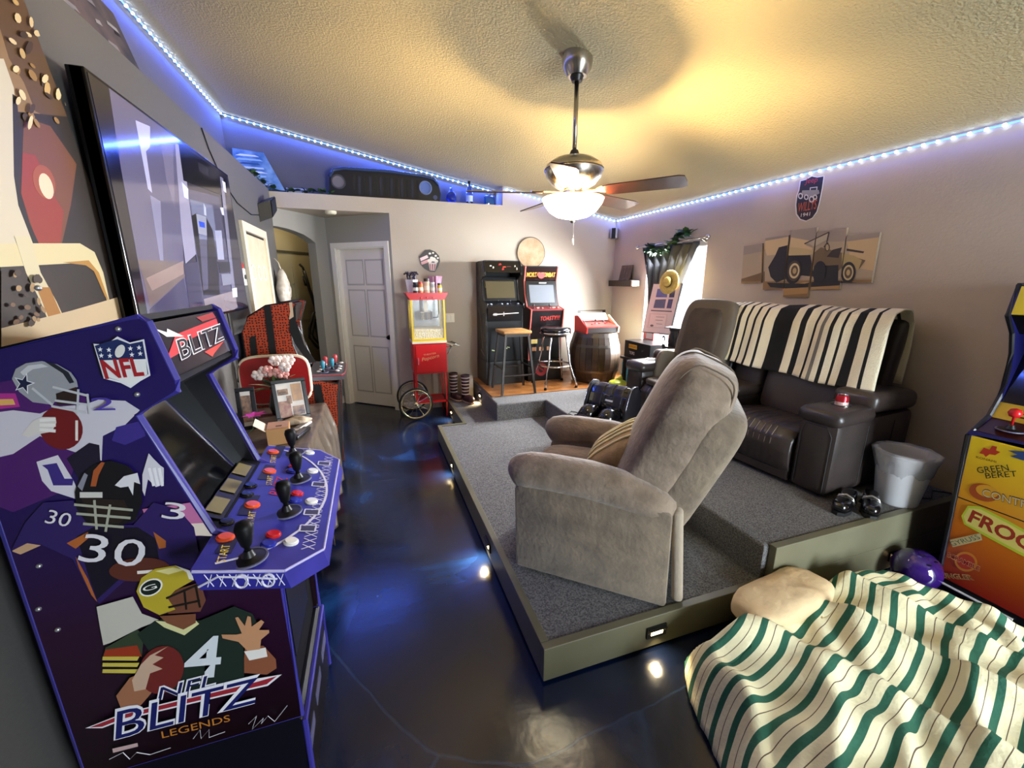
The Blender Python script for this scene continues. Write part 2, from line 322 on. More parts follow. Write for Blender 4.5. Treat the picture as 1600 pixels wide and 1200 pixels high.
for k in range(6): O('blind_slat', B((XR+.035, 4.07, WZ1-.05-k*.042), (.022, .90, .0015), 0, ('Y', R(28))), mat('F3F0E8', .5), win)
# rear wall (behind the camera); its glazed door is added to let daylight in
rb = bmesh.new()
for a in ((-1.5, 2.0, 0, 3.7), (3.24, 3.47, 0, 3.7), (2.0, 3.24, 2.1, 3.7)): mm(a[0], a[1], -2.66, -2.56, a[2], a[3], bm=rb)
S('wall_rear', rb, m_right)
pd = T('added_door', None, None, (2.62, -2.61, 0), kind='structure', world=True); f = bmesh.new()
for a in ((2.0, 2.06, 0, 2.1), (2.59, 2.65, 0, 2.1), (3.18, 3.24, 0, 2.1), (2.06, 3.18, 0, .07), (2.06, 3.18, 2.03, 2.1)): mm(a[0], a[1], -2.64, -2.58, a[2], a[3], bm=f)
O('door_frame', f, m_white, pd)
for x0, x1 in ((2.06, 2.59), (2.65, 3.18)): O('pane', mm(x0, x1, -2.613, -2.607, .07, 2.03), gl, pd)
# vaulted ceiling
S('ceiling', prism(bmesh.new(), [(-1.5, -2.66, ceilz(-1.5)), (3.5, -2.66, ceilz(3.5)), (3.5, -2.66, ceilz(3.5)+.12), (-1.5, -2.66, ceilz(-1.5)+.12)], (0, 8.4, 0)), m_ceil)
# ================================================================ RAISED PLATFORMS
P1, P2 = .178, .362
m_carpet = mat('464545', .95, bump=(260, .9, .006), var=(150, '7C7A78', 2), name='carpet')
m_board = mat('6B6852', .42, var=(2.5, '5F5B46'), name='painted_board')
lp = S('floor_platform_lower', prism(bmesh.new(), [(.598, 1.283, .004), (3.35, 1.283, .004), (3.35, YB-.004, .004), (.868, YB-.004, .004), (.868, 4.068, .004), (.598, 4.068, .004)], (0, 0, P1-.012)), m_carpet)
for a in ((.56, 3.35, 1.245, 1.283), (.56, .598, 1.283, 4.106), (.598, .868, 4.068, 4.106), (.83, .868, 4.106, YB-.004)):
    O('fascia_board', mm(a[0], a[1], a[2], a[3], .014, P1, .003), m_board, lp)
up = bmesh.new(); prism(up, [(1.765, 1.285, P1-.008), (3.35, 1.285, P1-.008), (3.35, YB-.004, P1-.008), (1.20, YB-.004, P1-.008), (1.20, 4.05, P1-.008), (1.765, 4.05, P1-.008)], (0, 0, P2-P1+.008))
es = [e for e in up.edges if all(v.co.z > P2-.01 for v in e.verts)]; bmesh.ops.bevel(up, geom=es, offset=.018, segments=3, profile=.5, affect='EDGES')
ul = S('floor_platform_upper', up, m_carpet)
O('fascia_board', mm(1.80, 3.35, 1.245, 1.285, P1+.001, P2+.006, .003), m_board, ul)
# wooden floor boards laid on the upper platform at the back
woods = [mat(h, .28, var=(9, h2), name='floor_plank') for h, h2 in (('A8703C', '8F5A2C'), ('B67C45', '9A6332'), ('9C6534', '85532A'))]
for k in range(8):
    y0 = 4.33+k*.125; x = 1.225; 
    ends = [1.225, 1.95+.3*((k*37) % 5)/5, 2.75+.25*((k*53) % 4)/4, 3.35]
    for i in range(3): O('floor_plank', mm(ends[i]+.001, ends[i+1]-.001, y0+.001, min(y0+.124, YB-.005), P2-.002, P2+.009), woods[(k+i*2) % 3], ul)
for k in range(5):
    y0 = 3.705+k*.125; O('floor_plank', mm(2.46+.0, 3.35, y0+.001, y0+.124, P2-.002, P2+.009), woods[k % 3], ul)
# step lights let into the platform boards (each a small black housing with a lit slot)
m_lit = mat('FFD890', .4, emit=12); m_blk = mat('0C0C0C', .35)
def steplight(label, p, n, e=.7):
    n = V(n); t = T('step_light', label, 'light', p, group='step lights in the platform boards', world=True); u = V((-n.y, n.x, 0)); p = V(p)
    def bx(du, dz, dn, su, sz, sn): return prism(bmesh.new(), [p+u*(du+a*su/2)+V((0, 0, dz+b*sz/2))+n*dn for a, b in ((-1, -1), (1, -1), (1, 1), (-1, 1))], n*sn)
    O('housing', bx(0, 0, 0, .105, .058, .008), m_blk, t); O('hood', bx(0, .022, .008, .09, .006, .014), m_blk, t)
    O('lit_slot', bx(0, -.002, .008, .062, .022, .002), m_lit, t)
    for s in (-1, 1): O('screw', bx(s*.044, 0, .008, .006, .006, .001), mat('B0B0B0', .3, 1), t)
    l = bpy.data.lights.new('step_lamp', 'SPOT'); l.energy = e*3; l.color = (1, .80, .48); l.spot_size = R(120); l.spot_blend = .8; l.shadow_soft_size = .015
    o = bpy.data.objects.new('step_lamp', l); C.objects.link(o); o.location = p+n*.026-V((0, 0, .002)); o.rotation_euler = (-V((n.x*.6, n.y*.6, -1))).to_track_quat('Z', 'Y').to_euler(); return t
steplight('black step light glowing warm in the long front board near the recliner', (1.115, 1.245, .098), (0, -1, 0), 1.0)
steplight('black step light in the front board below the white bin', (2.775, 1.245, .098), (0, -1, 0), .8)
steplight('step light in the side board facing the dark blue floor', (.56, 3.28, .10), (-1, 0, 0), 2.2)
steplight('step light beside the popcorn cart leg', (.83, 4.75, .10), (-1, 0, 0), 1.6)
steplight('step light beside the striped boots under the black cabinet step', (1.20, 4.78, .27), (-1, 0, 0), 1.6)
steplight('step light in the side board near the front corner of the platform', (.56, 2.1, .10), (-1, 0, 0), 2.4)
# ================================================================ LED STRIPS AND CEILING FAN
m_led = mat((.55, .72, 1), .4, emit=10, name='led'); m_strip = mat((.10, .22, 1), .4, emit=2, name='led_tape')
def strip(label, a, b, n, inward, e):
    a, b = V(a), V(b); t = T('led_strip', label, 'light strip', a, world=True, group='LED strips under the ceiling'); d = b-a
    O('led_tape', tube(bmesh.new(), [a, b], .006, 6), m_strip, t)
    q = V(inward); me0 = None
    for k in range(n):
        p = a+d*((k+.5)/n)+q*.006
        if me0 is None:
            o = O('led', B((0, 0, 0), (.016, .016, .016), .003, seg=1), m_led, t); me0 = o
        else: o = me0.copy(); C.objects.link(o)
        o.location = p
    l = area('led_glow', (a+b)/2+q*.035, (0, 0, 0), d.length, .012, e, (.05, .13, 1), 180)
    x = d.normalized(); z = -(q*.5+V((0, 0, -1))).normalized(); y = z.cross(x).normalized(); z = x.cross(y); l.rotation_euler = MX((x, y, z)).transposed().to_euler()
strip('long blue LED strip over the television wall', (-1.345, 1.2, ceilz(-1.345)-.02), (-1.345, 5.60, ceilz(-1.345)-.02), 56, V((.7, 0, -.7)), 15)
strip('sloping blue LED strip over the black car grille', (-1.345, 5.605, ceilz(-1.345)-.02), (1.66, 5.605, ceilz(1.66)-.02), 46, V((0, -.7, -.7)), 16)
strip('sloping white-blue LED strip above the two black arcade cabinets', (1.70, 5.322, ceilz(1.70)-.02), (3.34, 5.322, ceilz(3.34)-.02), 26, V((0, -.7, -.7)), 1.6)
strip('level LED strip along the wall above the five vehicle canvases', (3.341, 5.3, ceilz(3.34)-.02), (3.341, .9, ceilz(3.34)-.02), 62, V((-.7, 0, -.7)), 2.5)
FX, FY, FZ = 1.23, 2.46, 2.155
fan = T('ceiling_fan', 'brushed metal ceiling fan with brown blades and a glowing bowl light', 'ceiling fan', (FX, FY, FZ))
m_ni = mat('B9B2A6', .25, 1, name='brushed_nickel'); m_dk = mat('1C1613', .4)
cz = ceilz(FX)-FZ
O('canopy', lathe(bmesh.new(), [(.085, cz+.02), (.088, cz-.02), (.082, cz-.06), (.055, cz-.10), (0, cz-.10)], 32), m_ni, fan, 'auto')
O('canopy_collar', lathe(bmesh.new(), [(0, cz-.10), (.04, cz-.10), (.03, cz-.125), (0, cz-.125)], 24), m_dk, fan, 'auto')
O('down_rod', tube(bmesh.new(), [(0, 0, .22), (0, 0, cz-.11)], .0135, 16), m_ni, fan, True)
O('rod_coupling', lathe(bmesh.new(), [(0, .255), (.022, .255), (.03, .235), (.03, .222), (0, .222)], 20), m_dk, fan, 'auto')
hs = O('motor_housing', lathe(bmesh.new(), [(.02, .225), (.06, .222), (.12, .205), (.165, .175), (.176, .150), (.176, .140), (.165, .105), (.13, .065), (.09, .04), (.05, .035), (0, .035)], 40), m_ni, fan, 'auto')
O('housing_band', lathe(bmesh.new(), [(.174, .150), (.180, .148), (.180, .142), (.174, .140)], 40), m_dk, hs)
m_blade = mat('4A1B0C', .32, var=(6, '2E1008'), coat=.3, name='blade_wood')
for k in range(5):
    a = R(23+72*k); ca, sa = math.cos(a), math.sin(a); M = MX.Rotation(a, 4, 'Z') @ MX.Translation((0, 0, .012)) @ MX.Rotation(R(-13), 4, 'X')
    pts = [(.20, -.05), (.24, -.062), (.62, -.072), (.65, -.06), (.655, 0), (.65, .06), (.62, .072), (.24, .062), (.20, .05)]
    O('blade', prism(bmesh.new(), [(x, y, 0) for x, y in pts], (0, 0, .006)), m_blade, fan, M=M)
    ir = bmesh.new(); prism(ir, [(.07, -.012, .006), (.15, -.015, .006), (.19, -.04, .006), (.26, -.028, .006), (.26, .028, .006), (.19, .04, .006), (.15, .015, .006), (.07, .012, .006)], (0, 0, .006))
    O('blade_iron', ir, mat('C8A060', .28, 1), fan, M=M)
O('switch_housing', lathe(bmesh.new(), [(.0, .035), (.06, .035), (.065, .02), (.065, .005), (.05, -.005), (0, -.005)], 28), m_ni, fan, 'auto')
def bowl_mat():
    m = mat('FFF0C8', .5, emit=9, name='lit_glass'); return m
O('glass_bowl', lathe(bmesh.new(), [(.185, -.012), (.190, -.016), (.175, -.05), (.145, -.09), (.10, -.118), (.05, -.13), (0, -.132), (0, -.128), (.05, -.126), (.098, -.113), (.14, -.086), (.17, -.048), (.183, -.014)], 40), bowl_mat(), fan, True)
O('bowl_finial', lathe(bmesh.new(), [(0, -.13), (.012, -.132), (.016, -.142), (.008, -.155), (0, -.158)], 14), m_ni, fan, True)
O('pull_chain', tube(bmesh.new(), [(.01, 0, -.155), (.012, 0, -.22), (.01, 0, -.245)], .0018, 6), mat('D8D0C0', .3, 1), fan)
O('chain_pull', lathe(bmesh.new(), [(0, -.245), (.006, -.25), (.007, -.285), (0, -.29)], 10, (.01, 0, 0)), mat('E8E0D0', .4), fan, True)
fl = bpy.data.lights.new('fan_bulb', 'POINT'); fl.energy = 135; fl.color = (1, .70, .33); fl.shadow_soft_size = .045; o = bpy.data.objects.new('fan_bulb', fl); C.objects.link(o); o.location = (FX, FY, FZ-.06)
# ================================================================ LEATHER SOFA
sf = T('console_sofa', 'dark brown leather reclining sofa with a centre console and padded arms', 'sofa', (2.47, 1.48, P2), R(5))
m_lea = mat('2B2523', .36, bump=(90, .25, .004), var=(5, '352C29'), name='leather'); m_lea2 = mat('3A312D', .33, bump=(90, .25, .004), name='leather_pad'); m_st = mat('8C8178', .6)
O('base', mm(.04, .80, .02, 1.85, .015, .28, .02), m_lea, sf)
SEATS = ((.23, .79), (1.08, 1.64))
for y0 in (0, 1.64):
    a = O('arm', box(mm(.0, .82, y0, y0+.23, .02, .49, .045), (.17, y0+.115, .505), (.38, .25, .10), .045, seg=3), m_lea, sf, 'auto')
    O('arm_pad', B((.56, y0+.115, .56), (.50, .25, .13), .05, ('Y', R(3)), 4), m_lea2, a, 'auto')
    O('cup_holder', lathe(bmesh.new(), [(.045, .556), (.052, .56), (.052, .553), (.042, .553), (.040, .50), (0, .50)], 24, (.20, y0+.115, 0)), mat('8F8A84', .25, 1), a, 'auto')
    for xx in (.30, .58): O('stitch', tube(bmesh.new(), [(xx, y0-.001 if y0 == 0 else y0+.231, .06), (xx, y0-.001 if y0 == 0 else y0+.231, .44)], .0025, 5), mat('1A1513', .6), a)
    O('front_seam', tube(bmesh.new(), [(.002, y0+.03, .05), (.0, y0+.03, .40), (.002, y0+.06, .45), (.002, y0+.18, .45), (.0, y0+.20, .40), (.002, y0+.20, .05)], .003, 5), mat('1A1513', .6), a)
def seatprof(t):   # side view of a seat roll, from the rear edge over the front and down
    pts = [(.60, .33), (.44, .345), (.24, .365), (.11, .375), (.02, .36), (-.025, .31), (-.035, .24), (-.02, .15), (.01, .09)]
    f = t*(len(pts)-1); i = min(int(f), len(pts)-2); f -= i; return pts[i][0]*(1-f)+pts[i+1][0]*f, pts[i][1]*(1-f)+pts[i+1][1]*f
for y0, y1 in SEATS:
    def fn(u, v):
        x, z = seatprof(u); e = min(v, 1-v); k = .02*math.exp(-(e/.05)) ; rib = .004*math.cos((v-.5)*2*math.pi*11) if abs(v-.5) < .32 and .15 < u < .95 else 0
        return (x+(k if u > .45 else 0), y0+.004+v*(y1-y0-.008), z-k+rib)
    s = O('seat', grid(bmesh.new(), 32, 60, fn), m_lea, sf, True, solid=.02, sub=0)
    O('seat_core', prism(bmesh.new(), [(seatprof(i/24)[0]+.012*(i > 10), y0+.006, seatprof(i/24)[1]-.012) for i in range(25)]+[(.60, y0+.006, .09)], (0, y1-y0-.012, 0)), m_lea, s)
    for k in range(9):
        v = .5+(k-4)*.072; O('stitch', tube(bmesh.new(), [V(fn(.42+.5*q/12, v))+V((-.008, 0, .006)) for q in range(13)], .002, 5), m_st, s)
    O('kick_panel', mm(.0, .05, y0+.005, y1-.005, .03, .12, .012), m_lea, sf)
    for nm, zc, xc, hz, hx in (('lumbar_cushion', .50, .545, .20, .13), ('headrest_cushion', .87, .625, .20, .13)):
        O(nm, sellip(bmesh.new(), (xc, (y0+y1)/2, zc), (hx, (y1-y0)/2-.002, hz), .35, 28, 16, MX.Rotation(R(12), 4, 'Y'), lambda p: V((p.x+(.004*math.cos(p.y*115) if p.x < 0 else 0), p.y, p.z))), m_lea2, sf, True)
O('back_frame', B((.74, .935, .62), (.10, 1.62, .86), .04, ('Y', R(10)), 3), m_lea, sf, 'auto')
co = O('console', mm(.05, .62, .795, 1.075, .10, .43, .03), m_lea, sf, 'auto')
O('console_lid', B((.40, .935, .455), (.42, .275, .09), .035, None, 4), m_lea2, co, 'auto')
O('console_back', sellip(bmesh.new(), (.60, .935, .70), (.12, .135, .36), .35, 20, 14, MX.Rotation(R(12), 4, 'Y')), m_lea, co, True)
for yy in (.85, 1.02): O('cup_holder', lathe(bmesh.new(), [(.042, .432), (.05, .437), (.05, .43), (0, .428)], 20, (.12, yy, 0)), mat('8F8A84', .25, 1), co, 'auto')
# striped throw over the sofa back
seq = [(.0, .21, '0B0B0C'), (.29, .35, '0B0B0C'), (.43, .455, '0B0B0C'), (.50, .535, '77746C'), (.585, .62, '0B0B0C'), (.68, .705, '0B0B0C'), (.77, .80, '0B0B0C'), (.875, .90, '0B0B0C')]
m_throw = stripes(1, 1, seq, 'E9DEC0', .9, (160, .5))
def throw(u, v):
    y = 1.62-1.52*v; path = [(.80, .62), (.815, .85), (.80, 1.02), (.74, 1.105), (.64, 1.11), (.54, 1.085), (.485, 1.0), (.455, .86), (.415, .70), (.385, .615+.05*(1-v))]
    f = u*(len(path)-1); i = min(int(f), len(path)-2); f -= i; f = f
    x = path[i][0]*(1-f)+path[i+1][0]*f; z = path[i][1]*(1-f)+path[i+1][1]*f
    return (x+.006*math.sin(v*40+u*5)+.01*math.sin(v*13), y+.02*math.sin(u*3)-(.05*u if v > .9 else 0), z+.006*math.sin(v*21))
bt = grid(bmesh.new(), 40, 90, throw); uvl = bt.loops.layers.uv.verify()
for f in bt.faces:
    for l in f.loops: l[uvl].uv = (l[uvl].uv[0], (l[uvl].uv[1]*2.22+.78))
o = O('striped_throw', bt, m_throw, None, True, solid=.008, label='cream and black striped throw draped over the sofa back', cat='blanket'); o.location = (2.47, 1.48, P2); o.rotation_euler = (0, 0, R(5))
# massage cushion on the far seat
mc = T('massage_cushion', 'brown fabric massage seat cushion with side wings leaning on the sofa back', 'massage cushion', (2.47, 1.48, P2), R(5))
m_mc = mat('42382F', .85, bump=(200, .4, .004), var=(8, '4E4438')); m_mc2 = mat('62584B', .85, bump=(200, .4, .004))
RM = MX.Rotation(R(13), 4, 'Y')
O('back_pad', sellip(bmesh.new(), (.42, 1.36, .74), (.075, .27, .40), .42, 28, 18, RM), m_mc2, mc, True)
O('centre_panel', sellip(bmesh.new(), (.375, 1.36, .72), (.06, .185, .34), .35, 24, 16, RM), m_mc, mc, True)
O('head_flap', B((.425, 1.36, .99), (.05, .30, .13), .02, ('Y', R(13)), 3), mat('3A332D', .8), mc, 'auto')
O('brand_tag', B((.396, 1.36, 1.005), (.006, .13, .016), 0, ('Y', R(13))), mat('E8E0D8', .6), mc)
for s in (-1, 1): O('side_wing', sellip(bmesh.new(), (.27, 1.36+s*.25, .50), (.13, .045, .16), .6, 18, 12, RM @ MX.Rotation(R(-s*14), 4, 'Z')), m_mc2, mc, True)
O('seat_pad', sellip(bmesh.new(), (.20, 1.36, .405), (.24, .25, .03), .4, 24, 10), m_mc, mc, True)
# soda can in the near cup holder
cn = T('soda_can', 'red soda can standing in the sofa arm cup holder', 'can', tuple(sf.matrix_basis @ V((.20, .115, .505))) if 0 else (2.47+.20*math.cos(R(5))-.115*math.sin(R(5)), 1.48+.20*math.sin(R(5))+.115*math.cos(R(5)), P2+.501))
O('can_body', lathe(bmesh.new(), [(.024, 0), (.032, .008), (.033, .10), (.027, .115), (0, .115)], 24), mat('B3202A', .25, .5), cn, 'auto')
O('can_lid', lathe(bmesh.new(), [(.0, .113), (.026, .113), (.028, .118), (.024, .118), (.022, .114)], 24), mat('CFCFD4', .25, 1), cn, 'auto')
O('printed_band', lathe(bmesh.new(), [(.0332, .035), (.0335, .036), (.0335, .075), (.0332, .076)], 24), mat('D9B9B0', .35, .3), cn)
# ================================================================ RECLINER
rc = T('recliner', 'taupe plush recliner chair with a tall padded back standing on the lower platform', 'recliner', (.61, 1.75, P1), R(-40.5))
m_pl = mat('8D7B68', .85, sheen=.4, bump=(38, .5, .01), var=(9, '6C5C4A', 6), name='plush'); m_pl2 = mat('857560', .85, sheen=.4, bump=(38, .5, .01), var=(8, '6A5C4B', 6), name='plush_side')
for w0 in (0, .64):
    bm = prism(bmesh.new(), [(.0, w0, .015), (.745, w0, .0), (.735, w0, .47), (.60, w0, .53), (.20, w0, .545), (.03, w0, .53), (-.01, w0, .46)], (0, .16, 0))
    bmesh.ops.bevel(bm, geom=list(bm.edges), offset=.018, segments=2, profile=.5, affect='EDGES'); a = O('arm', bm, m_pl2, rc, 'auto')
    bm = tube(bmesh.new(), [(-.045, w0+.08, .50), (-.040, w0+.08, .505), (-.025, w0+.08, .512), (.0, w0+.08, .522), (.05, w0+.08, .532), (.15, w0+.08, .538), (.35, w0+.08, .535), (.50, w0+.08, .515), (.60, w0+.08, .49), (.68, w0+.08, .462), (.725, w0+.08, .445), (.745, w0+.08, .438)], [.02, .05, .075, .090, .096, .097, .097, .095, .090, .08, .06, .02], 22)
    O('arm_roll', bm, m_pl, a, True)
for w0, w1 in ((.165, .40), (.40, .635)):
    O('seat_cushion', sellip(bmesh.new(), (.28, (w0+w1)/2, .39), (.31, (w1-w0)/2+.004, .10), .5, 26, 14), m_pl, rc, True)
O('seat_box', mm(.05, .70, .15, .65, .05, .36, .02), m_pl2, rc)
fp = O('footrest_panel', sellip(bmesh.new(), (-.005, .40, .22), (.045, .245, .185), .3, 24, 14), m_pl, rc, True)
def backfn(p):   # puffed, gathered along a seam
    return V((p.x*(1+.06*math.cos(p.y*9)), p.y*(1-.10*max(0, p.z)**1.0), p.z+.003*math.sin(p.x*70)))
TB = MX.Rotation(R(23), 4, 'Y')
bc = O('back_cushion', sellip(bmesh.new(), (.695, .40, .735), (.165, .325, .40), .50, 40, 26, TB, backfn), m_pl, rc, True)
ring = [TB @ V((.168*math.copysign(abs(math.cos(t))**.5, math.cos(t)), 0, .404*math.copysign(abs(math.sin(t))**.5, math.sin(t))))+V((.695, .40, .735)) for t in [2*math.pi*i/48 for i in range(48)]]
O('centre_seam', tube(bmesh.new(), ring, .005, 6, True), mat('5E5142', .9), bc)
for s in (-1, 1):
    ring = [(p_ := TB @ backfn(V((.165*abs(math.cos(t))**.5*math.copysign(1, math.cos(t))*.80, s*.325*.80, .40*math.copysign(abs(math.sin(t))**.5, math.sin(t))*.985))))+V((.695, .40, .735)) for t in [2*math.pi*i/40 for i in range(40)]]
    O('side_seam', tube(bmesh.new(), ring, .004, 6, True), mat('6E5F4E', .9), bc)
O('back_panel', sellip(bmesh.new(), (.80, .40, .615), (.10, .318, .34), .35, 30, 18, TB), m_pl2, rc, True)
O('rear_skirt', B((.772, .41, .25), (.05, .76, .46), .02, ('Y', R(-5)), 3), mat('A2937F', .85, sheen=.4, bump=(55, .35, .006)), rc, 'auto')  # paler plush: the white light on the skirt is put into its colour
# throw pillow with tassels on the recliner
tp = T('throw_pillow', 'tan throw pillow with cream fringe bands lying on the recliner seat', 'pillow', (.61+.45*.76+.40*.65, 1.75-.45*.65+.40*.76, P1+.58), R(-40.5))
MP = MX.Rotation(R(-38), 4, 'Y')
O('pillow_body', sellip(bmesh.new(), (0, 0, .02), (.17, .20, .075), .62, 28, 16, MP), mat('B09468', .9, bump=(120, .5, .005), var=(30, '9C8157')), tp, True)
for k in range(5):
    y = -.14+k*.07; q = [MP @ V((x, y, .078*(max(0, 1-abs(x/.172)**3.2)*max(0, 1-abs(y/.2)**3.2))**.31+.002))+V((0, 0, .02)) for x in [-.15+.30*i/12 for i in range(13)]]
    O('fringe_band', tube(bmesh.new(), q, .006, 6), mat('E6D8A8', .95), tp, True)
for s in (-1, 1):
    for k in range(7): O('tassel', tube(bmesh.new(), [MP @ V((s*.165, -.17+k*.057, 0))+V((0, 0, .02)), MP @ V((s*.195, -.17+k*.057+.006, -.012))+V((0, 0, .015))], [.006, .010], 6), mat('E6D8A8', .95), tp)
cb = [hit(x, y, (1.05, 2.0, 0), V((.65, .76, 0))) for x, y in ((940, 668), (962, 662), (1000, 672), (1012, 682), (1004, 700), (985, 712))]
O('power_cord', tube(bmesh.new(), [(1.30, 2.06, .73), (1.36, 2.02, .79), (1.44, 1.95, .80), (1.47, 1.90, .77)], .004, 6), mat('15110E', .5), None, True, label='thin black cord looped over the far recliner arm', cat='cord')
# ================================================================ LEG MASSAGER
lm = T('leg_massager', 'glossy black foot and calf massager in front of the sofa', 'leg massager', (1.99, 3.13, P2), R(207))
m_gb = mat('0B0A0C', .16, coat=.6, name='gloss_black'); m_sb = mat('161318', .55, name='soft_black')
def lmp(name, pr, w_, m, y=0, bev=.012):
    b = prism(bmesh.new(), [(x, y-w_/2, z) for x, z in pr], (0, w_, 0)); bmesh.ops.bevel(b, geom=list(b.edges), offset=bev, segments=2, profile=.5, affect='EDGES'); return O(name, b, m, lm, 'auto')
lmp('base', [(-.21, 0), (.25, 0), (.26, .05), (.23, .10), (-.21, .10)], .42, m_sb)
lmp('calf_dome', [(-.20, .09), (-.21, .20), (-.19, .29), (-.14, .345), (-.08, .355), (-.03, .335), (.01, .28), (.04, .20), (.055, .12), (.04, .09)], .40, m_gb, 0, .010)
for s in (-1, 1):
    lmp('side_cover', [(-.21, .05), (-.225, .20), (-.20, .305), (-.145, .362), (-.08, .372), (-.02, .35), (.02, .29), (.055, .20), (.075, .10), (.05, .05)], .022, m_sb, s*.205, .006)
    O('chrome_edge', tube(bmesh.new(), [(x, s*.217, z) for x, z in ((-.20, .305), (-.145, .362), (-.08, .372), (-.02, .35), (.02, .29), (.055, .20), (.075, .11))], .0035, 6), mat('9A9AA4', .2, 1), lm, True)
    O('foot_well', tube(bmesh.new(), [(.04, s*.10, .105), (.10, s*.10, .12), (.17, s*.10, .115), (.235, s*.10, .085)], [.07, .085, .085, .07], 20), m_gb, lm, True)
    O('well_lining', lathe(bmesh.new(), [(.025, 0), (.055, 0), (.055, .012), (.025, .012)], 20, (.243, s*.10, .085), 'x'), mat('3A3038', .6), lm, True)
    lmp('calf_groove', [(-.14, .352), (-.08, .362), (-.025, .341), (.016, .284), (.046, .20), (.058, .13), (.04, .13), (.0, .27), (-.08, .34)], .085, mat('151018', .3), s*.10, .004)
lmp('control_strip', [(-.13, .352), (-.08, .364), (-.025, .343), (.018, .286), (.04, .28), (-.0, .26), (-.08, .34)], .06, mat('2A2A34', .2), 0, .004)
O('brand_tag', B((.034, .03, .235), (.003, .075, .016), 0, ('Y', R(-22))), mat('A8A8B0', .4), lm)
O('power_cord', tube(bmesh.new(), [(1.86, 3.32, P2+.006), (1.80, 3.38, P2+.006), (1.78, 3.50, P2+.006), (1.84, 3.56, P2+.006), (1.88, 3.50, P2+.006)], .004, 6), mat('101012', .5), None, True, label='black cord looped on the carpet beside the leg massager', cat='cord')
# ================================================================ BIN, SHOES, BALL
tb = T('waste_bin', 'white plastic waste bin with a clear bag folded over its rim', 'waste bin', (2.90, 1.362, P2))
O('bin_body', lathe(bmesh.new(), [(0, 0), (.095, 0), (.10, .01), (.135, .30), (.142, .305), (.142, .312), (.132, .312), (.125, .29), (.09, .012), (0, .012)], 36), mat('D8D8DA', .4, trans=0), tb, 'auto')
O('bag_liner', lathe(bmesh.new(), [(.11, .17), (.128, .21), (.142, .27), (.152, .315), (.140, .328), (.120, .31), (.10, .22), (.08, .05)], 40, wob=lambda a, i: .035*math.sin(a*9+i)+.03*math.sin(a*4+2*i)), mat('F2F2F4', .25, trans=.55, alpha=.55, name='bin_bag'), tb, True, solid=.001)
for k, (x, y, a) in enumerate(((2.52, 1.405, 200), (2.64, 1.345, 212))):
    sh = T('black_shoe', ('glossy black shoe close to the sofa arm front', 'glossy black shoe close to the white bin')[k], 'shoe', (x, y, P2), R(a), group='pair of black shoes by the bin')
    O('sole', prism(bmesh.new(), [(-.12, -.035, 0), (-.12, .035, 0), (-.03, .036, 0), (.06, .046, 0), (.12, .03, 0), (.135, 0, 0), (.12, -.03, 0), (.06, -.046, 0), (-.03, -.036, 0)], (0, 0, .02)), mat('0A0A0A', .6), sh)
    O('upper', sellip(bmesh.new(), (.05, 0, .045), (.085, .043, .035), .8, 20, 12), m_gb, sh, True)
    O('heel_counter', sellip(bmesh.new(), (-.065, 0, .05), (.06, .037, .045), .7, 18, 12, None, lambda p: V((p.x, p.y, min(p.z, .03)))), m_gb, sh, True)
    O('buckle_strap', tube(bmesh.new(), [(.0, -.046, .03), (.0, -.03, .072), (.0, 0, .085), (.0, .03, .072), (.0, .046, .03)], .008, 8), mat('B8B4B0', .25, .9), sh, True)
O('power_cord', tube(bmesh.new(), [(3.30, 2.0, P2+.006), (3.26, 1.62, P2+.006), (3.16, 1.42, P2+.006), (3.05, 1.33, P2+.006), (3.12, 1.30, P2+.006), (3.25, 1.36, P2+.006), (3.32, 1.30, P2+.006)], .004, 6), mat('141414', .5), None, True, label='black cord lying on the carpet behind the white bin', cat='cord')
bl = T('bowling_ball', 'shiny purple ball on the floor beside the yellow arcade cabinet', 'ball', (2.73, 1.12, 0))
O('ball_shell', sellip(bmesh.new(), (0, 0, .108), (.108, .108, .108), 1, 32, 20), mat('24104E', .08, coat=1, var=(6, '3A1A78')), bl, True)
for q in ((-.02, -.06), (.025, -.06), (0, -.02)): O('finger_hole', lathe(bmesh.new(), [(0, .0), (.011, .0), (.012, .002), (0, .002)], 12, (q[0]-.02, q[1], .108+math.sqrt(.108**2-(q[0]-.02)**2-q[1]**2)-.002)), mat('060308', .6), bl)
# ================================================================ FLOOR BED
m_sheet = stripes(1, .078, [(.0, .31, '1F5A44'), (.64, .675, '5C4A38')], 'E4DCB4', .85, (70, .25))
def edge(u):   # left and right limits of the sheet for a row at height v
    pass
def bed(u, v):
    L0, L1 = V((.70, .25, 0)), V((1.20, 1.13, 0)); R0, R1 = V((2.76, .15, 0)), V((2.40, 1.17, 0))
    l = L0.lerp(L1, v)+V((-.03*math.sin(v*9), 0, 0)); r = R0.lerp(R1, v)+V((.10*math.sin(v*math.pi), 0, 0)); p = l.lerp(r, u); p.y += .025*math.sin(u*math.pi)-.02*math.sin(u*14)*(v > .8)
    e = min(u/.09, (1-u)/.09, v/.05 if v < .5 else (1-v)/.10, 1); e = max(e, 0); h = .17*math.sin(e*math.pi/2)**.8
    x, y = p.x, p.y
    f = .026*math.sin(7*x+3*math.sin(4*y))*math.sin(6*y+1)+.014*math.sin(17*x+9*y+2*math.sin(5*x))+.009*math.sin(31*y-13*x+3*math.sin(9*x))
    f += .045*abs(math.sin(9*x-5*y+1.7*math.sin(6*y)))**6*(1.2-.4*x)+.05*abs(math.sin(4.2*y+6*x+2*math.sin(3*x)))**10
    return (x, y, .006+h*(1+.25*math.exp(-((x-2.1)**2+(y-1.1)**2)/.12))+max(0, e)*f*1.0+.012*(1-e)*abs(math.sin(u*40+v*30)))
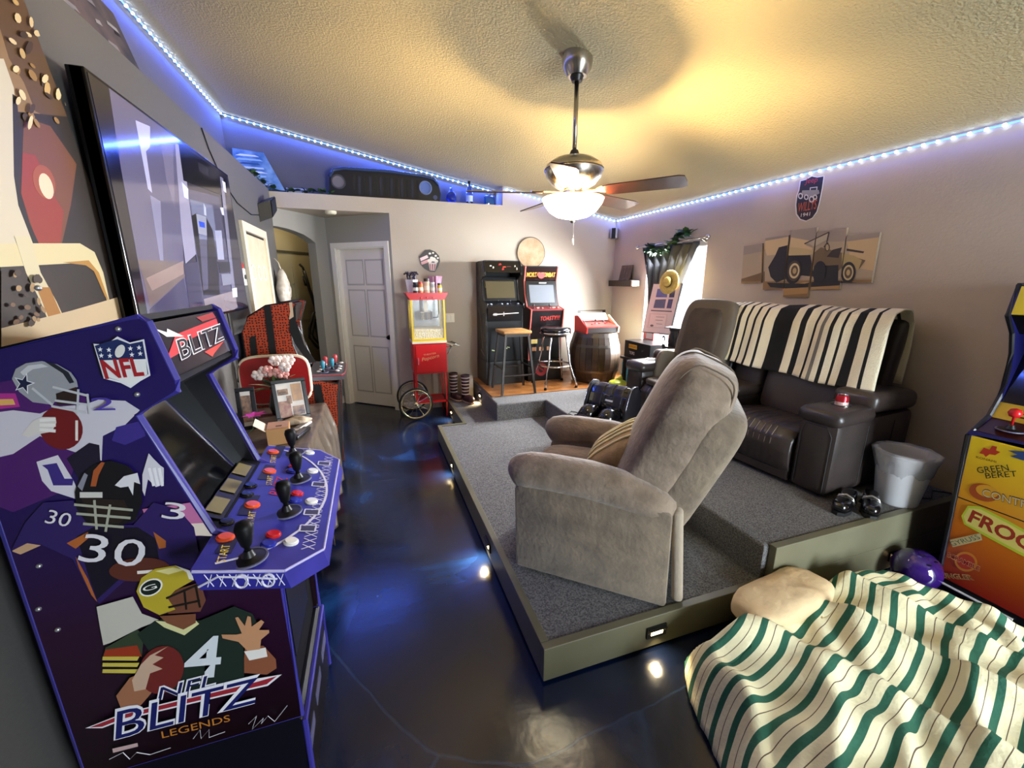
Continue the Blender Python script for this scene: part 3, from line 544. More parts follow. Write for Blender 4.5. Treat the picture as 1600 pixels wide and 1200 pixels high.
bb = grid(bmesh.new(), 150, 110, bed); uvl = bb.loops.layers.uv.verify(); ca, sa = math.cos(R(14)), math.sin(R(14))
for f in bb.faces:
    for l in f.loops: x, y, z = l.vert.co; l[uvl].uv = (x*ca+y*sa, (-x*sa+y*ca)+.018*math.sin(5*x)+.012*math.sin(9*y+4*x)+.25*(z-.15)*math.sin(11*x))
O('bed_sheet', bb, m_sheet, None, True, solid=.004, label='rumpled green and cream striped sheet spread over a floor bed', cat='bed sheet')
O('bed_pillow', sellip(bmesh.new(), (1.72, 1.12, .205), (.28, .115, .065), .6, 30, 16, MX.Rotation(R(6), 4, 'Z'), lambda p: V((p.x, p.y, p.z+.006*math.sin(p.x*40+p.y*20)))), mat('D9BE94', .85, bump=(30, .4, .01), var=(6, 'CBAE83')), None, True, label='plain beige pillow poking out from the striped sheet', cat='pillow')
# ================================================================ ARCADE CABINETS
def sides(root, fr, prof, wd, m, mold, th=.018):
    """two side panels with a coloured edge moulding; fr(d, s, z) gives room points"""
    out = []
    for s in (-wd/2, wd/2-th):
        o = O('side_panel', prism(bmesh.new(), [fr(d, s, z) for d, z in prof], fr(0, s+th, 0)-fr(0, s, 0)), m, root); out.append(o)
        O('edge_moulding', tube(bmesh.new(), [fr(d, s+th/2, z) for d, z in prof], th*.56, 6, True), mold, o)
    return out
def span(name, root, fr, a, b, wd, m, th=.014, ins=.018, **k):
    """a panel between the sides, running from a=(d,z) to b=(d,z)"""
    q0, q1 = fr(a[0], -wd/2+ins, a[1]), fr(a[0], wd/2-ins, a[1]); q2, q3 = fr(b[0], wd/2-ins, b[1]), fr(b[0], -wd/2+ins, b[1])
    n = (q1-q0).cross(q3-q0).normalized(); n = n if n.dot((q0+q2)/2-fr(.02, 0, (a[1]+b[1])/2)) > 0 else -n; return O(name, prism(bmesh.new(), [q0, q1, q2, q3], -n*th), m, root, **k)
def button(root, p, n, m, r=.014, name='button', h=.008):
    n = V(n).normalized(); Q = n.to_track_quat('Z', 'Y').to_matrix().to_4x4(); Q.translation = V(p)
    b = lathe(bmesh.new(), [(0, 0), (r*1.25, 0), (r*1.25, h*.45), (r, h*.6), (r*.95, h), (0, h*1.05)], 16); bmesh.ops.transform(b, matrix=Q, verts=b.verts)
    return O(name, b, m, root, 'auto')
def stick(root, p, n, m, bat=True, sc=1):
    n = V(n).normalized(); Q = n.to_track_quat('Z', 'Y').to_matrix().to_4x4() @ MX.Scale(sc, 4); Q.translation = V(p)
    def L(pr, seg=16): b = lathe(bmesh.new(), pr, seg); bmesh.ops.transform(b, matrix=Q, verts=b.verts); return b
    j = O('joystick', L([(0, .02), (.006, .022), (.006, .03), (.011, .036), (.016, .058), (.019, .078), (.015, .09), (0, .095)]) if bat else L([(0, .02), (.004, .02), (.004, .05), (.014, .054), (.019, .067), (.014, .08), (0, .085)]), m, root, True)
    O('joystick_boot', L([(0, 0), (.034, 0), (.034, .003), (.014, .008), (.008, .022), (0, .022)]), mat('0B0B0D', .4), j, 'auto')
    O('joystick_ring', L([(.034, 0), (.038, 0), (.038, .004), (.034, .004)], 24), mat('6A6A86', .35), j)
m_k = mat('08080A', .5, spec=.25); m_scr = mat('05060A', .06, coat=1, name='dark_screen'); m_pur = mat('3B3691', .35); m_silv = mat('C8C8CC', .3, .8)
NY, NX_, PXn = V((0, -1, 0)), V((-1, 0, 0)), V((1, 0, 0))
# ---------------------------------------------------------------- football cabinet
BY, BW = 1.3855, .489; BS = ((0, BY-BW/2, 0), NY)
bz = T('football_arcade_cabinet', 'purple football arcade cabinet with player art and a wide four-player control deck', 'arcade cabinet', (-.57, BY, 0), world=True)
fb = lambda d, s, z: V((-.83+d, BY+s, z))
prof = [(0, .33), (.524, .33), (.523, .93), (.39, 1.005), (.288, 1.337), (.375, 1.391), (.376, 1.415), (.346, 1.553), (.333, 1.562), (0, 1.48)]
m_sideart = grad('140609', '1F1458', 2, .33, 1.25, .3, '2A0E2A')
sides(bz, fb, prof, BW, m_sideart, m_pur)
for s in (-BW/2+.018, BW/2-.0205): O('inner_liner', prism(bmesh.new(), [fb(d, s, z) for d, z in ((.02, .95), (.384, 1.0), (.280, 1.337), (.368, 1.393), (.369, 1.414), (.340, 1.548), (.02, 1.47))], (0, .0025, 0)), mat('07060C', .4), bz)
span('back_panel', bz, fb, (.02, .33), (.02, 1.48), BW, m_k); span('top_panel', bz, fb, (.02, 1.478), (.335, 1.555), BW, m_k)
span('front_panel', bz, fb, (.505, .93), (.505, .335), BW, m_k); span('coin_door', bz, fb, (.508, .80), (.508, .45), .30, mat('121216', .3), .006)
span('marquee', bz, fb, (.340, 1.548), (.369, 1.418), BW, mat('131022', .2), .012); span('speaker_panel', bz, fb, (.366, 1.40), (.272, 1.345), BW, m_k)
sc = span('screen', bz, fb, (.20, 1.345), (.345, 1.02), BW, m_scr); span('bezel', bz, fb, (.345, 1.022), (.40, 1.0), BW, m_k)
rs = O('riser', prism(bmesh.new(), [fb(d, -BW/2, z) for d, z in ((0, 0), (.53, 0), (.53, .31), (.515, .328), (0, .328))], (0, BW, 0)), mat('0D0C16', .35), bz)
O('riser_trim', tube(bmesh.new(), [fb(.532, -BW/2, .01), fb(.532, -BW/2, .31), fb(.532, BW/2, .31), fb(.532, BW/2, .01)], .009, 6), m_pur, rs)
for y in (-.18, .0, .18): O('riser_emblem', B(fb(.531, y, .17), (.002, .12, .05)), mat('5A5878', .4), rs)
# control deck
dk = [(-.44, .995, 1.0), (-.256, .995, .955), (-.178, 1.085, .936), (-.178, 1.695, .936), (-.256, 1.775, .955), (-.44, 1.775, 1.0)]
deck = O('control_deck', prism(bmesh.new(), dk, (.012, 0, -.055)), mat('2C2A86', .3, var=(9, '38349A')), bz)
dn = V((.045, 0, .184)).normalized(); DP = ((-.44, 1.0, 1.0), dn)
def on(X, Y): return V((X, Y, 1.0-(X+.44)*.2446))
ed = bmesh.new()
for i in range(5): tube(ed, [V(dk[i])+V((.003, 0, -.003)), V(dk[i+1])+V((.003, 0, -.003))], .0035, 6)
O('deck_edging', ed, mat('B8B4E0', .3), deck)
def flatstrip(pts, wd, lift):
    b = bmesh.new()
    for p, q in zip(pts[:-1], pts[1:]):
        p, q = V(p), V(q); d = (q-p).normalized(); s = dn.cross(d)*wd/2; prism(b, [p+s+dn*lift, q+s+dn*lift, q-s+dn*lift, p-s+dn*lift], dn*.0004)
    return b
m_wp = mat('D8D6E8', .4)
O('printed_curve', flatstrip([on(-.40+.205*math.sin(math.pi*k/20)**.55, 1.02+.73*k/20) for k in range(0, 21)], .007, .0012), m_wp, deck)
lat = []
for k in range(22):
    y = 1.08+k*.029; O('printed_lattice', flatstrip([on(-.197, y), on(-.228, y+.022)], .0025, .001), m_wp, deck); O('printed_lattice', flatstrip([on(-.228, y), on(-.197, y+.022)], .0025, .001), m_wp, deck)
for y in (1.18, 1.27, 1.46, 1.64): O('printed_plate', flatstrip([on(-.225, y-.012), on(-.225, y+.012)], .035, .0018), mat('3A3850', .4), deck); O('printed_plate_frame', flatstrip([on(-.245, y-.016), on(-.205, y-.016), on(-.205, y+.016), on(-.245, y+.016), on(-.245, y-.016)], .004, .002), m_wp, deck)
for y in (1.06, 1.24, 1.47, 1.66): O('printed_label', flatstrip([on(-.395, y), on(-.395, y+.12)], .034, .0013), mat('15132C', .4), deck)
for (x, y) in ((-.402, 1.118), (-.381, 1.29), (-.383, 1.53), (-.404, 1.701)):
    button(deck, on(x-.006, y+.008), dn, mat('E8572A', .25), .017); 
for i, (x, y) in enumerate(((-.385, 1.06), (-.365, 1.228), (-.366, 1.468), (-.388, 1.645))):
    TX('start_lettering', 'START', on(x+.004, y-.055+.02), on(x-.004, y+.025+.01), dn, mat('F0D23A', .4), deck, .018, off=.0022)
for x, y in ((-.336, 1.03), (-.291, 1.255), (-.292, 1.481), (-.342, 1.703)): stick(bz, on(x, y+.01), V((0, 0, 1)), m_k, True, 1.12)
for h, ps in (('E8E6E2', ((-.257, 1.112), (-.234, 1.337), (-.256, 1.564), (-.287, 1.735))), ('C31E24', ((-.304, 1.145), (-.281, 1.383), (-.32, 1.589))), ('1C2A9A', ((-.307, 1.100), (-.280, 1.338), (-.322, 1.552))), ('0A0A0C', ((-.415, 1.36), (-.42, 1.42), (-.425, 1.20)))):
    for x, y in ps: button(deck, on(x, y), dn, mat(h, .22), .0155)
span('instruction_panel', bz, fb, (.348, 1.03), (.395, 1.006), .40, mat('14130F', .35), .003)
for y in (-.12, 0, .12): O('printed_panel', prism(bmesh.new(), [fb(d, y+s, z) for d, s, z in ((.352, -.04, 1.0305), (.352, .04, 1.0305), (.388, .04, 1.0125), (.388, -.04, 1.0125))], (0, 0, .001)), mat('7E7348', .45), bz)
TX('title_lettering', 'BLITZ', on(-.325, 1.365), on(-.325, 1.50), dn, mat('C8242E', .4), deck, .035, off=.0016, shear=.2)
for y0, y1 in ((1.02, 1.06), (1.14, 1.19), (1.3, 1.36)): pass
f = bmesh.new()
for k in range(7): x_ = -.425+.024*k; z_ = 1.0-(x_+.44)*.2446; tube(f, [V((x_+.010, .9945, z_-.012)), V((x_+.024, .9945, z_-.048))], .0012, 4); tube(f, [V((x_+.024, .9945, z_-.016)), V((x_+.012, .9945, z_-.046))], .0012, 4)
O('printed_chain', f, m_wp, deck, kind='stuff')
tube_ = [V((-.43, .994, .955)), V((-.39, .994, .972)), V((-.34, .994, .958)), V((-.27, .994, .935))]; O('printed_chain_rail', tube(bmesh.new(), tube_, .0028, 5), m_wp, deck)
for x, z in ((-.345, .948), (-.29, .936)): O('printed_chain_link', tube(bmesh.new(), [(x+.013*math.cos(t), .994, z+.017*math.sin(t)) for t in [2*math.pi*i/14 for i in range(14)]], .003, 5, True), m_wp, deck)
# marquee lettering
q0, q1 = fb(.3545, -.20, 1.455), fb(.3545, .21, 1.455); mn = (fb(.340, 0, 1.548)-fb(.369, 0, 1.418)).cross(V((0, -1, 0))).normalized()
if mn.x < 0: mn = -mn
mq = [c for c in bz.children if c.name.startswith('marquee')][0]
def mqp(s, z): t = (1.548-z)/.13; return fb(.340+.029*t, s, z)
def mqd(pts, m, off): O('printed_bolt', prism(bmesh.new(), [mqp(s, z)+mn*off for s, z in pts], mn*.0004), m, mq)
mqd([(-.225, 1.46), (-.12, 1.51), (.20, 1.525), (.19, 1.50), (-.10, 1.487), (-.15, 1.465)], mat('C8242E', .35), .001); mqd([(-.21, 1.535), (-.16, 1.52), (-.15, 1.528), (-.08, 1.50), (-.17, 1.51)], mat('F0ECE4', .35), .0012); mqd([(.05, 1.54), (.19, 1.545), (.20, 1.528), (.08, 1.525)], mat('A02022', .35), .0011)
mqd([(.0, 1.445), (.18, 1.452), (.06, 1.43), (.04, 1.424)], mat('D23A30', .35), .001)
TX('title_lettering', 'BLITZ', mqp(-.155, 1.447), mqp(.215, 1.457), mn, mat('EDEAF0', .3), mq, .052, shear=.2, bold=.03, off=.0018); TX('title_lettering', 'BLITZ', mqp(-.15, 1.449), mqp(.21, 1.459), mn, mat('12121E', .3), mq, .047, shear=.2, off=.0024)
# side print, traced
sp = bz.children[0]
sp = [c for c in bz.children if c.name.startswith('side_panel')][0]
c1 = lambda l: [(x*.35, 450+y*.35) for x, y in l]; c2 = lambda l: [(x*.35, 780+y*.35) for x, y in l]
CLx = [[proj((-.83+d, BY-BW/2, z)) for d, z in q] for q in ([(.01, 1.475), (.33, 1.556), (.344, 1.548), (.372, 1.415), (.37, 1.394), (.286, 1.34), (.01, 1.20)], [(.01, 1.20), (.286, 1.34), (.388, 1.006), (.01, 1.006)], [(.01, 1.006), (.388, 1.006), (.518, .928), (.518, .336), (.01, .336)])]
def PD(nm, pts, h): D(nm, pts, BS, flat(h), sp, CLx)
PD('printed_glow', c1([(0, 420), (250, 380), (420, 520), (300, 900), (60, 1000), (-200, 900), (-200, 500)]), '4A1C66')
PD('printed_glow', c1([(-200, 470), (70, 470), (90, 530), (-200, 560)]), 'B0308A'); PD('printed_glow', c1([(-200, 500), (60, 495), (70, 520), (-200, 535)]), 'E0B060')
PD('printed_jersey', c1([(-200, 580), (60, 545), (180, 560), (250, 530), (380, 520), (440, 498), (560, 503), (625, 545), (560, 610), (500, 640), (460, 660), (455, 770), (300, 720), (180, 660), (60, 740), (-200, 800)]), 'CFCBD6')
PD('printed_sleeve', c1([(520, 620), (640, 590), (650, 660), (560, 700), (500, 680)]), '3A2C86')
PD('printed_trousers', c1([(165, 775), (260, 745), (330, 860), (370, 950), (230, 905), (190, 860)]), 'D8D4DE'); PD('printed_trim', c1([(190, 790), (255, 780), (290, 850), (330, 850), (325, 880), (240, 880), (215, 810)]), '3A2A7E')
PD('printed_trousers', c1([(300, 760), (400, 690), (445, 700), (450, 780), (360, 860)]), '1A1428')
PD('printed_ball', c1(ell(275, 625, 100, 92, 24, 40)), '6E1418'); PD('printed_ball_lace', c1(line((345, 590), (345, 680), 12)), 'E8E0D8')
PD('printed_glove', c1([(100, 655), (150, 590), (190, 575), (250, 575), (255, 600), (235, 640), (180, 650), (130, 665)]), 'D8D2CE')
for k in range(3): PD('printed_finger', c1(line((180, 590+k*20), (252, 585+k*26), 14)), 'ECE8E4')
PD('printed_helmet', c1([(58, 405), (75, 360), (120, 335), (190, 325), (260, 340), (320, 375), (345, 410), (352, 440), (300, 460), (262, 480), (240, 520), (150, 508), (90, 462)]), '9A9CA2')
PD('printed_helmet_shine', c1([(95, 375), (130, 345), (190, 338), (220, 350), (150, 362), (110, 390)]), 'C8CACE')
PD('printed_stripe', c1([(205, 328), (245, 335), (310, 375), (335, 420), (315, 425), (285, 380), (235, 348)]), '20242E')
def star(cx, cy, r, a0=-90): return [(cx+(r if i % 2 == 0 else r*.4)*math.cos(R(a0+36*i)), cy+(r if i % 2 == 0 else r*.4)*math.sin(R(a0+36*i))) for i in range(10)]
PD('printed_star', c1(star(112, 425, 50, -75)), 'E4E4E8'); PD('printed_star', c1(star(112, 425, 40, -75)), '141C3C')
PD('printed_face', c1([(255, 470), (345, 440), (360, 480), (340, 520), (260, 520)]), '2A1A16')
for p, q in (((240, 440), (400, 480)), ((250, 500), (405, 520)), ((235, 525), (390, 555)), ((355, 450), (350, 560)), ((395, 470), (405, 560)), ((150, 445), (240, 520))): PD('printed_mask_bar', c1(line(p, q, 10)), 'C2C4C8')
PD('printed_glove', c1([(640, 830), (668, 735), (690, 760), (720, 790), (735, 800), (735, 870), (715, 880), (700, 885), (665, 850), (650, 925), (640, 900)]), 'D6D2DC')
for k in range(3): PD('printed_finger', c1(line((670+k*22, 800), (690+k*20, 880), 12)), 'F0EEF2')
PD('printed_streak', c2([(640, 40), (860, 10), (960, 150), (700, 180)]), 'C070A0'); PD('printed_streak', c2([(720, 110), (940, 100), (950, 160), (760, 150)]), 'E8D8C8')
PD('printed_jersey', c2([(60, 220), (120, 100), (200, 10), (330, 0), (420, 110), (600, 110), (690, 10), (800, 40), (870, 120), (890, 230), (860, 300), (700, 330), (560, 360), (450, 460), (400, 400), (330, 260), (190, 195), (130, 215)]), '2C1C5C')
PD('printed_arm', c2([(60, 225), (130, 190), (190, 200), (100, 240)]), 'C8A07C'); PD('printed_body', c2([(350, 160), (420, 120), (620, 120), (700, 170), (720, 290), (560, 330), (440, 440), (400, 330)]), '120C1E')
PD('printed_piping', c2([(305, 190), (400, 140), (405, 165), (345, 215)]), 'B0622C'); PD('printed_piping', c2([(690, 140), (745, 180), (745, 210), (715, 215)]), 'B0622C'); PD('printed_piping', c2([(345, 250), (400, 350), (440, 450), (415, 420), (360, 300)]), 'B0622C')
PD('printed_helmet', c1([(343, 905), (370, 830), (430, 782), (500, 765), (580, 790), (630, 850), (642, 950), (610, 1030), (560, 1050), (480, 1065), (400, 1050), (350, 980)]), '0D0C12')
PD('printed_stripe', c1([(412, 880), (425, 810), (460, 772), (475, 775), (448, 830), (436, 880)]), 'A8552A'); PD('printed_helmet_shine', c1([(355, 880), (385, 820), (400, 830), (375, 900)]), '8A8A98')
PD('printed_emblem', c1([(520, 875), (560, 835), (620, 820), (632, 870), (605, 860), (600, 920), (580, 880), (545, 885)]), 'E0DEE4')
PD('printed_face', c1([(370, 930), (560, 940), (590, 1000), (540, 1045), (420, 1045)]), '241A14'); PD('printed_visor', c1([(365, 905), (465, 905), (465, 930), (365, 930)]), 'D2D0C8')
for p, q in (((340, 960), (600, 985)), ((350, 1000), (590, 1020)), ((380, 1045), (560, 1060)), ((430, 940), (440, 1070)), ((500, 960), (480, 1080))): PD('printed_mask_bar', c1(line(p, q, 11)), 'A8AA98')
PD('printed_ball', c2(ell(630, 305, 135, 52, 24, -4)), '5A2A1E'); PD('printed_ball_lace', c2(line((620, 318), (700, 312), 14)), 'E8E0D8')
PD('printed_jersey', c2([(440, 470), (600, 425), (640, 500), (720, 530), (640, 560), (500, 630), (470, 640), (455, 560)]), 'C4C0B4')
PD('printed_sleeve', c2([(500, 640), (620, 570), (650, 600), (640, 690), (470, 690), (480, 650)]), '33402C'); PD('printed_cloth', c2([(480, 660), (620, 640), (640, 690), (600, 690), (470, 690)]), '9A3418')
for k in range(3): PD('printed_sleeve_band', c2([(468, 690+k*28), (630, 690+k*28), (620, 708+k*28), (466, 706+k*28)]), 'C9B84C')
PD('printed_jersey', c2([(620, 590), (700, 530), (760, 520), (900, 530), (1050, 468), (1130, 500), (1160, 560), (1090, 620), (1095, 830), (980, 850), (800, 860), (690, 690)]), '1C2A22')
PD('printed_collar', c2([(700, 530), (740, 560), (830, 595), (895, 545), (880, 530), (825, 570), (750, 535)]), 'D8D49A'); PD('printed_neck', c2([(720, 510), (880, 500), (880, 540), (825, 570), (750, 540)]), '7A4A32')
PD('printed_face', c2([(740, 440), (800, 390), (900, 360), (925, 440), (900, 490), (760, 500)]), '6E4230')
PD('printed_helmet', c2([(618, 400), (640, 340), (700, 300), (790, 285), (860, 310), (870, 350), (790, 395), (755, 430), (790, 480), (720, 505), (650, 470)]), 'B9A52C'); PD('printed_helmet_shine', c2([(700, 310), (780, 293), (830, 305), (760, 325)]), 'E6DC96'); PD('printed_stripe', c2([(790, 285), (860, 310), (872, 350), (850, 345), (840, 315)]), 'E8E4DC')
PD('printed_emblem', c2(ell(682, 382, 55, 36, 24, -25)), 'F0EEE6'); PD('printed_emblem', c2(ell(682, 382, 47, 30, 24, -25)), '14201A')
TP('printed_letter', 'G', tuple(c2([(652, 402)])[0]), tuple(c2([(712, 384)])[0]), BS, flat('F0EEE6'), sp, .015)
for p, q in (((750, 430), (890, 370)), ((760, 470), (900, 440)), ((830, 390), (840, 480)), ((880, 370), (900, 470))): PD('printed_mask_bar', c2(line(p, q, 9)), '16140E')
PD('printed_arm', c2([(1100, 640), (1180, 640), (1235, 700), (1238, 740), (1195, 768), (1095, 760), (1095, 690)]), '8A5238'); PD('printed_wristband', c2([(1095, 665), (1190, 648), (1198, 688), (1118, 705)]), 'E6E2DC')
PD('printed_hand', c2([(995, 590), (1060, 590), (1085, 585), (1055, 515), (1068, 512), (1098, 552), (1110, 508), (1124, 512), (1128, 555), (1170, 525), (1184, 535), (1160, 570), (1205, 570), (1206, 582), (1170, 612), (1165, 655), (1110, 662), (1070, 622), (1000, 606)]), 'C08C66')
PD('printed_arm', c2([(530, 860), (590, 780), (640, 760), (700, 830), (640, 900), (560, 940)]), 'A06A4C'); PD('printed_ball', c2(ell(730, 745, 95, 110, 24, 30)), '6E2420'); PD('printed_hand', c2([(600, 790), (640, 720), (680, 680), (760, 640), (700, 680), (740, 690), (690, 720), (735, 740), (680, 760), (660, 830), (610, 840)]), 'C8A890')
tpx = lambda f, x, y: f([(x, y)])[0]
for nm, s, f, p, q, h, col, kw in (
    ('printed_number', '30', c2, (360, 262), (640, 292), .075, 'E2DEE4', {}), ('printed_number', '4', c2, (825, 790), (985, 775), .135, 'D6DCE2', dict(bold=.02)),
    ('printed_number', '2', c1, (428, 540), (530, 538), .03, '4A3AA0', {}), ('printed_number', '30', c1, (215, 1035), (320, 1055), .035, 'E2DEE4', {}), ('printed_number', '3', c1, (730, 1015), (830, 1025), .045, 'E2DEE4', {}),
    ('printed_title', 'NFL', c2, (708, 882), (975, 812), .045, 'ECEAF2', dict(bold=.04, shear=.25)), ('printed_title', 'NFL', c2, (715, 880), (968, 814), .040, '141850', dict(shear=.25))):
    TP(nm, s, tpx(f, *p), tpx(f, *q), BS, flat(col), sp, h, **kw)
PD('printed_bolt', c2([(395, 1000), (560, 935), (1120, 800), (1110, 790), (1262, 765), (1200, 815), (1110, 835), (560, 965), (470, 1000)]), 'E8E4EA'); PD('printed_bolt', c2([(415, 996), (560, 940), (1120, 806), (1240, 772), (1195, 808), (1110, 828), (560, 958), (470, 993)]), '9A2430')
TP('printed_title', 'BLITZ', tpx(c2, 520, 1055), tpx(c2, 1185, 882), BS, flat('ECEAF2'), sp, .10, bold=.035, shear=.2); TP('printed_title', 'BLITZ', tpx(c2, 528, 1050), tpx(c2, 1175, 882), BS, flat('141A5E'), sp, .088, shear=.2)
TP('printed_subtitle', 'LEGENDS', tpx(c2, 735, 1045), tpx(c2, 1035, 970), BS, flat('C07A2C'), sp, .024)
PD('printed_label', c2([(515, 1090), (625, 1065), (628, 1080), (518, 1108)]), 'C8A8A8')
for pts in ([(1115, 985), (1150, 950), (1130, 1010), (1180, 960), (1170, 985), (1200, 950), (1230, 975), (1285, 905)], [(870, 1050), (900, 1010), (905, 1050), (940, 1010), (940, 1045), (1010, 1020)], [(500, 1140), (560, 1110), (590, 1140), (620, 1110), (680, 1120), (770, 1090)]):
    b = bmesh.new(); w3 = [hit(*p, BS[0], NY)+NY*.012 for p in c2(pts)]; tube(b, w3, .0012, 4); O('printed_signature', b, flat('D8D8E0'), sp)
# shield emblem
shd = lambda k: c1([(435+2*k, 245+3*k), (490, 250-4*k if k else 250), (540, 213+4*k), (595, 240+2*k), (657-2*k, 225+3*k), (685-3*k, 385-2*k), (640, 410-3*k), (598, 440-5*k), (555, 418-3*k), (480+2*k, 398-2*k)])
PD('shield_emblem', shd(0), 'E8E8EE'); PD('shield_emblem', shd(3), '1C2A5E'); PD('shield_emblem', c1([(468, 318), (665, 312), (672, 380), (600, 428), (552, 408), (482, 388)]), 'ECECEC')
for x, y in ((465, 270), (503, 272), (470, 297), (508, 298), (598, 266), (636, 262), (605, 293), (642, 288)): PD('shield_star', c1(star(x, y, 12)), 'F2F2F6')
PD('shield_ball', c1(ell(553, 277, 20, 30, 16, 25)), 'E4E2DE')
TP('shield_lettering', 'NFL', tpx(c1, 490, 400), tpx(c1, 662, 385), BS, flat('A82028'), sp, .043, bold=.03)
for x, y in ((528, 183), (612, 475), (170, 0), (175, 1240)): O('bolt', sellip(bmesh.new(), hit(*c1([(x, y)])[0], BS[0], NY), (.006, .006, .006), 1, 10, 8), m_silv, sp, True)
for x, y in ((172, 490), (258, 582)): O('bolt', sellip(bmesh.new(), hit(*c2([(x, y)])[0], BS[0], NY), (.006, .006, .006), 1, 10, 8), m_silv, sp, True)
# ---------------------------------------------------------------- basketball cabinet
def dots():
    m = bpy.data.materials.new('pebbled_print'); m.use_nodes = True; nt = m.node_tree; b = nt.nodes['Principled BSDF']; b.inputs['Roughness'].default_value = .4
    tc = nt.nodes.new('ShaderNodeTexCoord'); v = nt.nodes.new('ShaderNodeTexVoronoi'); v.inputs['Scale'].default_value = 52; v.inputs['Randomness'].default_value = .45; r = nt.nodes.new('ShaderNodeValToRGB')
    r.color_ramp.elements[0].position = .24; r.color_ramp.elements[0].color = lin('2A0A06'); r.color_ramp.elements[1].position = .34; r.color_ramp.elements[1].color = lin('B8421C')
    s_ = nt.nodes.new('ShaderNodeSeparateXYZ'); c_ = nt.nodes.new('ShaderNodeCombineXYZ'); v.voronoi_dimensions = '2D'; nt.links.new(tc.outputs['Object'], s_.inputs[0]); nt.links.new(s_.outputs[0], c_.inputs[0]); nt.links.new(s_.outputs[2], c_.inputs[1]); nt.links.new(c_.outputs[0], v.inputs['Vector']); nt.links.new(v.outputs['Distance'], r.inputs[0]); nt.links.new(r.outputs[0], b.inputs['Base Color']); return m
KY, KW = 3.665, .49; KS = ((0, 3.41+.0, 0), NY)
kb_ = T('basketball_arcade_cabinet', 'arcade cabinet covered in orange basketball texture with black seam lines', 'arcade cabinet', (-.64, KY, 0), world=True); fk = lambda d, s, z: V((-.9+d, KY+s, z))
profk = [(0.0, 0), (.545, 0), (.545, .21), (.585, .77), (.60, .853), (.392, .92), (.357, 1.026), (.314, 1.177), (.311, 1.322), (.369, 1.484), (.331, 1.496), (.174, 1.472), (.051, 1.395), (.0, 1.28)]
sides(kb_, fk, profk, KW, dots(), mat('140A08', .4))
span('front_panel', kb_, fk, (.58, .80), (.535, .01), KW, m_k); span('screen', kb_, fk, (.30, 1.30), (.375, .95), KW, m_scr); span('marquee', kb_, fk, (.358, 1.48), (.313, 1.34), KW, mat('1A0E0A', .3)); span('back_panel', kb_, fk, (.01, .02), (.01, 1.28), KW, m_k); span('top_panel', kb_, fk, (.06, 1.40), (.33, 1.49), KW, m_k)
ks = [c for c in kb_.children if c.name.startswith('side_panel')][0]
k4 = lambda l: [(340+x*.2333, 440+y*.2333) for x, y in l]
for nm, l in (('seam_line', [(310, 168), (355, 160), (400, 520), (352, 520)]), ('seam_line', [(480, 235), (520, 150), (525, 260), (580, 420), (660, 540), (610, 545), (520, 420), (482, 330)]), ('seam_line', [(640, 690), (690, 690), (720, 830), (800, 980), (800, 1060), (690, 900), (650, 790)]), ('seam_line', [(215, 375), (255, 362), (272, 530), (225, 530)])):
    D(nm, k4(l), KS, mat('0C0706', .45), ks, None)
kd = [(-.50, 3.375, .955), (-.27, 3.46, .93), (-.25, 3.52, .93), (-.26, 3.95, .93), (-.52, 3.96, .955)]
kdk = O('control_deck', prism(bmesh.new(), kd, (0, 0, -.05)), mat('3A3236', .3), kb_); O('deck_edging', tube(bmesh.new(), [V(p)-V((0, 0, .012)) for p in kd[:4]], .006, 6), mat('8A2A30', .35), kdk)
for (x, y, h) in ((-.40, 3.47, '3A8AA0'), (-.34, 3.56, '3A8AA0'), (-.40, 3.66, 'C04448'), (-.33, 3.75, 'C04448')): stick(kb_, (x, y, .948), (0, 0, 1), mat(h, .3), True, 1.0)
for (x, y) in ((-.44, 3.50), (-.43, 3.58), (-.30, 3.50), (-.29, 3.58), (-.44, 3.72), (-.29, 3.68), (-.29, 3.85), (-.42, 3.82)): button(kdk, (x, y, .947), (.1, 0, 1), mat('E4DED4', .3), .013)
D('paper_tag', k4([(478, 140), (500, 138), (510, 235), (478, 255), (486, 200)]), KS, mat('D8B898', .6), ks)
# ---------------------------------------------------------------- two black cabinets at the back
WZ = P2+.009
c1b = T('black_arcade_cabinet', 'tall black arcade cabinet with pale line art on its side behind the wooden stool', 'arcade cabinet', (1.55, 5.1, WZ), world=True); f1 = lambda d, s, z: V((1.55+s, 5.325-d, WZ+z)); W1 = .48
p1_ = [(0, .30), (.46, .30), (.46, .94), (.52, .97), (.51, 1.01), (.33, 1.04), (.25, 1.30), (.42, 1.36), (.42, 1.39), (.36, 1.515), (.02, 1.515)]
sds = sides(c1b, f1, p1_, W1, mat('1B1815', .35), mat('0A0A0A', .35)); span('front_panel', c1b, f1, (.455, .30), (.455, .95), W1, m_k); span('deck_face', c1b, f1, (.46, .80), (.515, .985), W1, mat('0D0D10', .3)); span('control_deck', c1b, f1, (.512, .988), (.33, 1.035), W1, mat('15161C', .3)); scr1 = span('screen', c1b, f1, (.31, 1.07), (.262, 1.285), W1-.05, mat('15140E', .08, coat=1)); span('bezel', c1b, f1, (.325, 1.04), (.245, 1.33), W1, m_k); 
span('screen_glass', c1b, f1, (.326, 1.075), (.268, 1.28), W1-.07, mat('4B4432', .18), .002); mq1 = span('marquee', c1b, f1, (.422, 1.385), (.363, 1.51), W1, mat('151210', .2)); span('back_panel', c1b, f1, (.02, .3), (.02, 1.5), W1, m_k); span('top_panel', c1b, f1, (.36, 1.512), (.02, 1.512), W1, m_k)
O('riser', mm(1.55-W1/2-.005, 1.55+W1/2+.005, 4.85, 5.325, WZ, WZ+.296), mat('191613', .35), c1b)
m1n = V((0, -.9, .43)).normalized()
def m1(s, t): return f1(.422-.059*t, s, 1.385+.125*t)
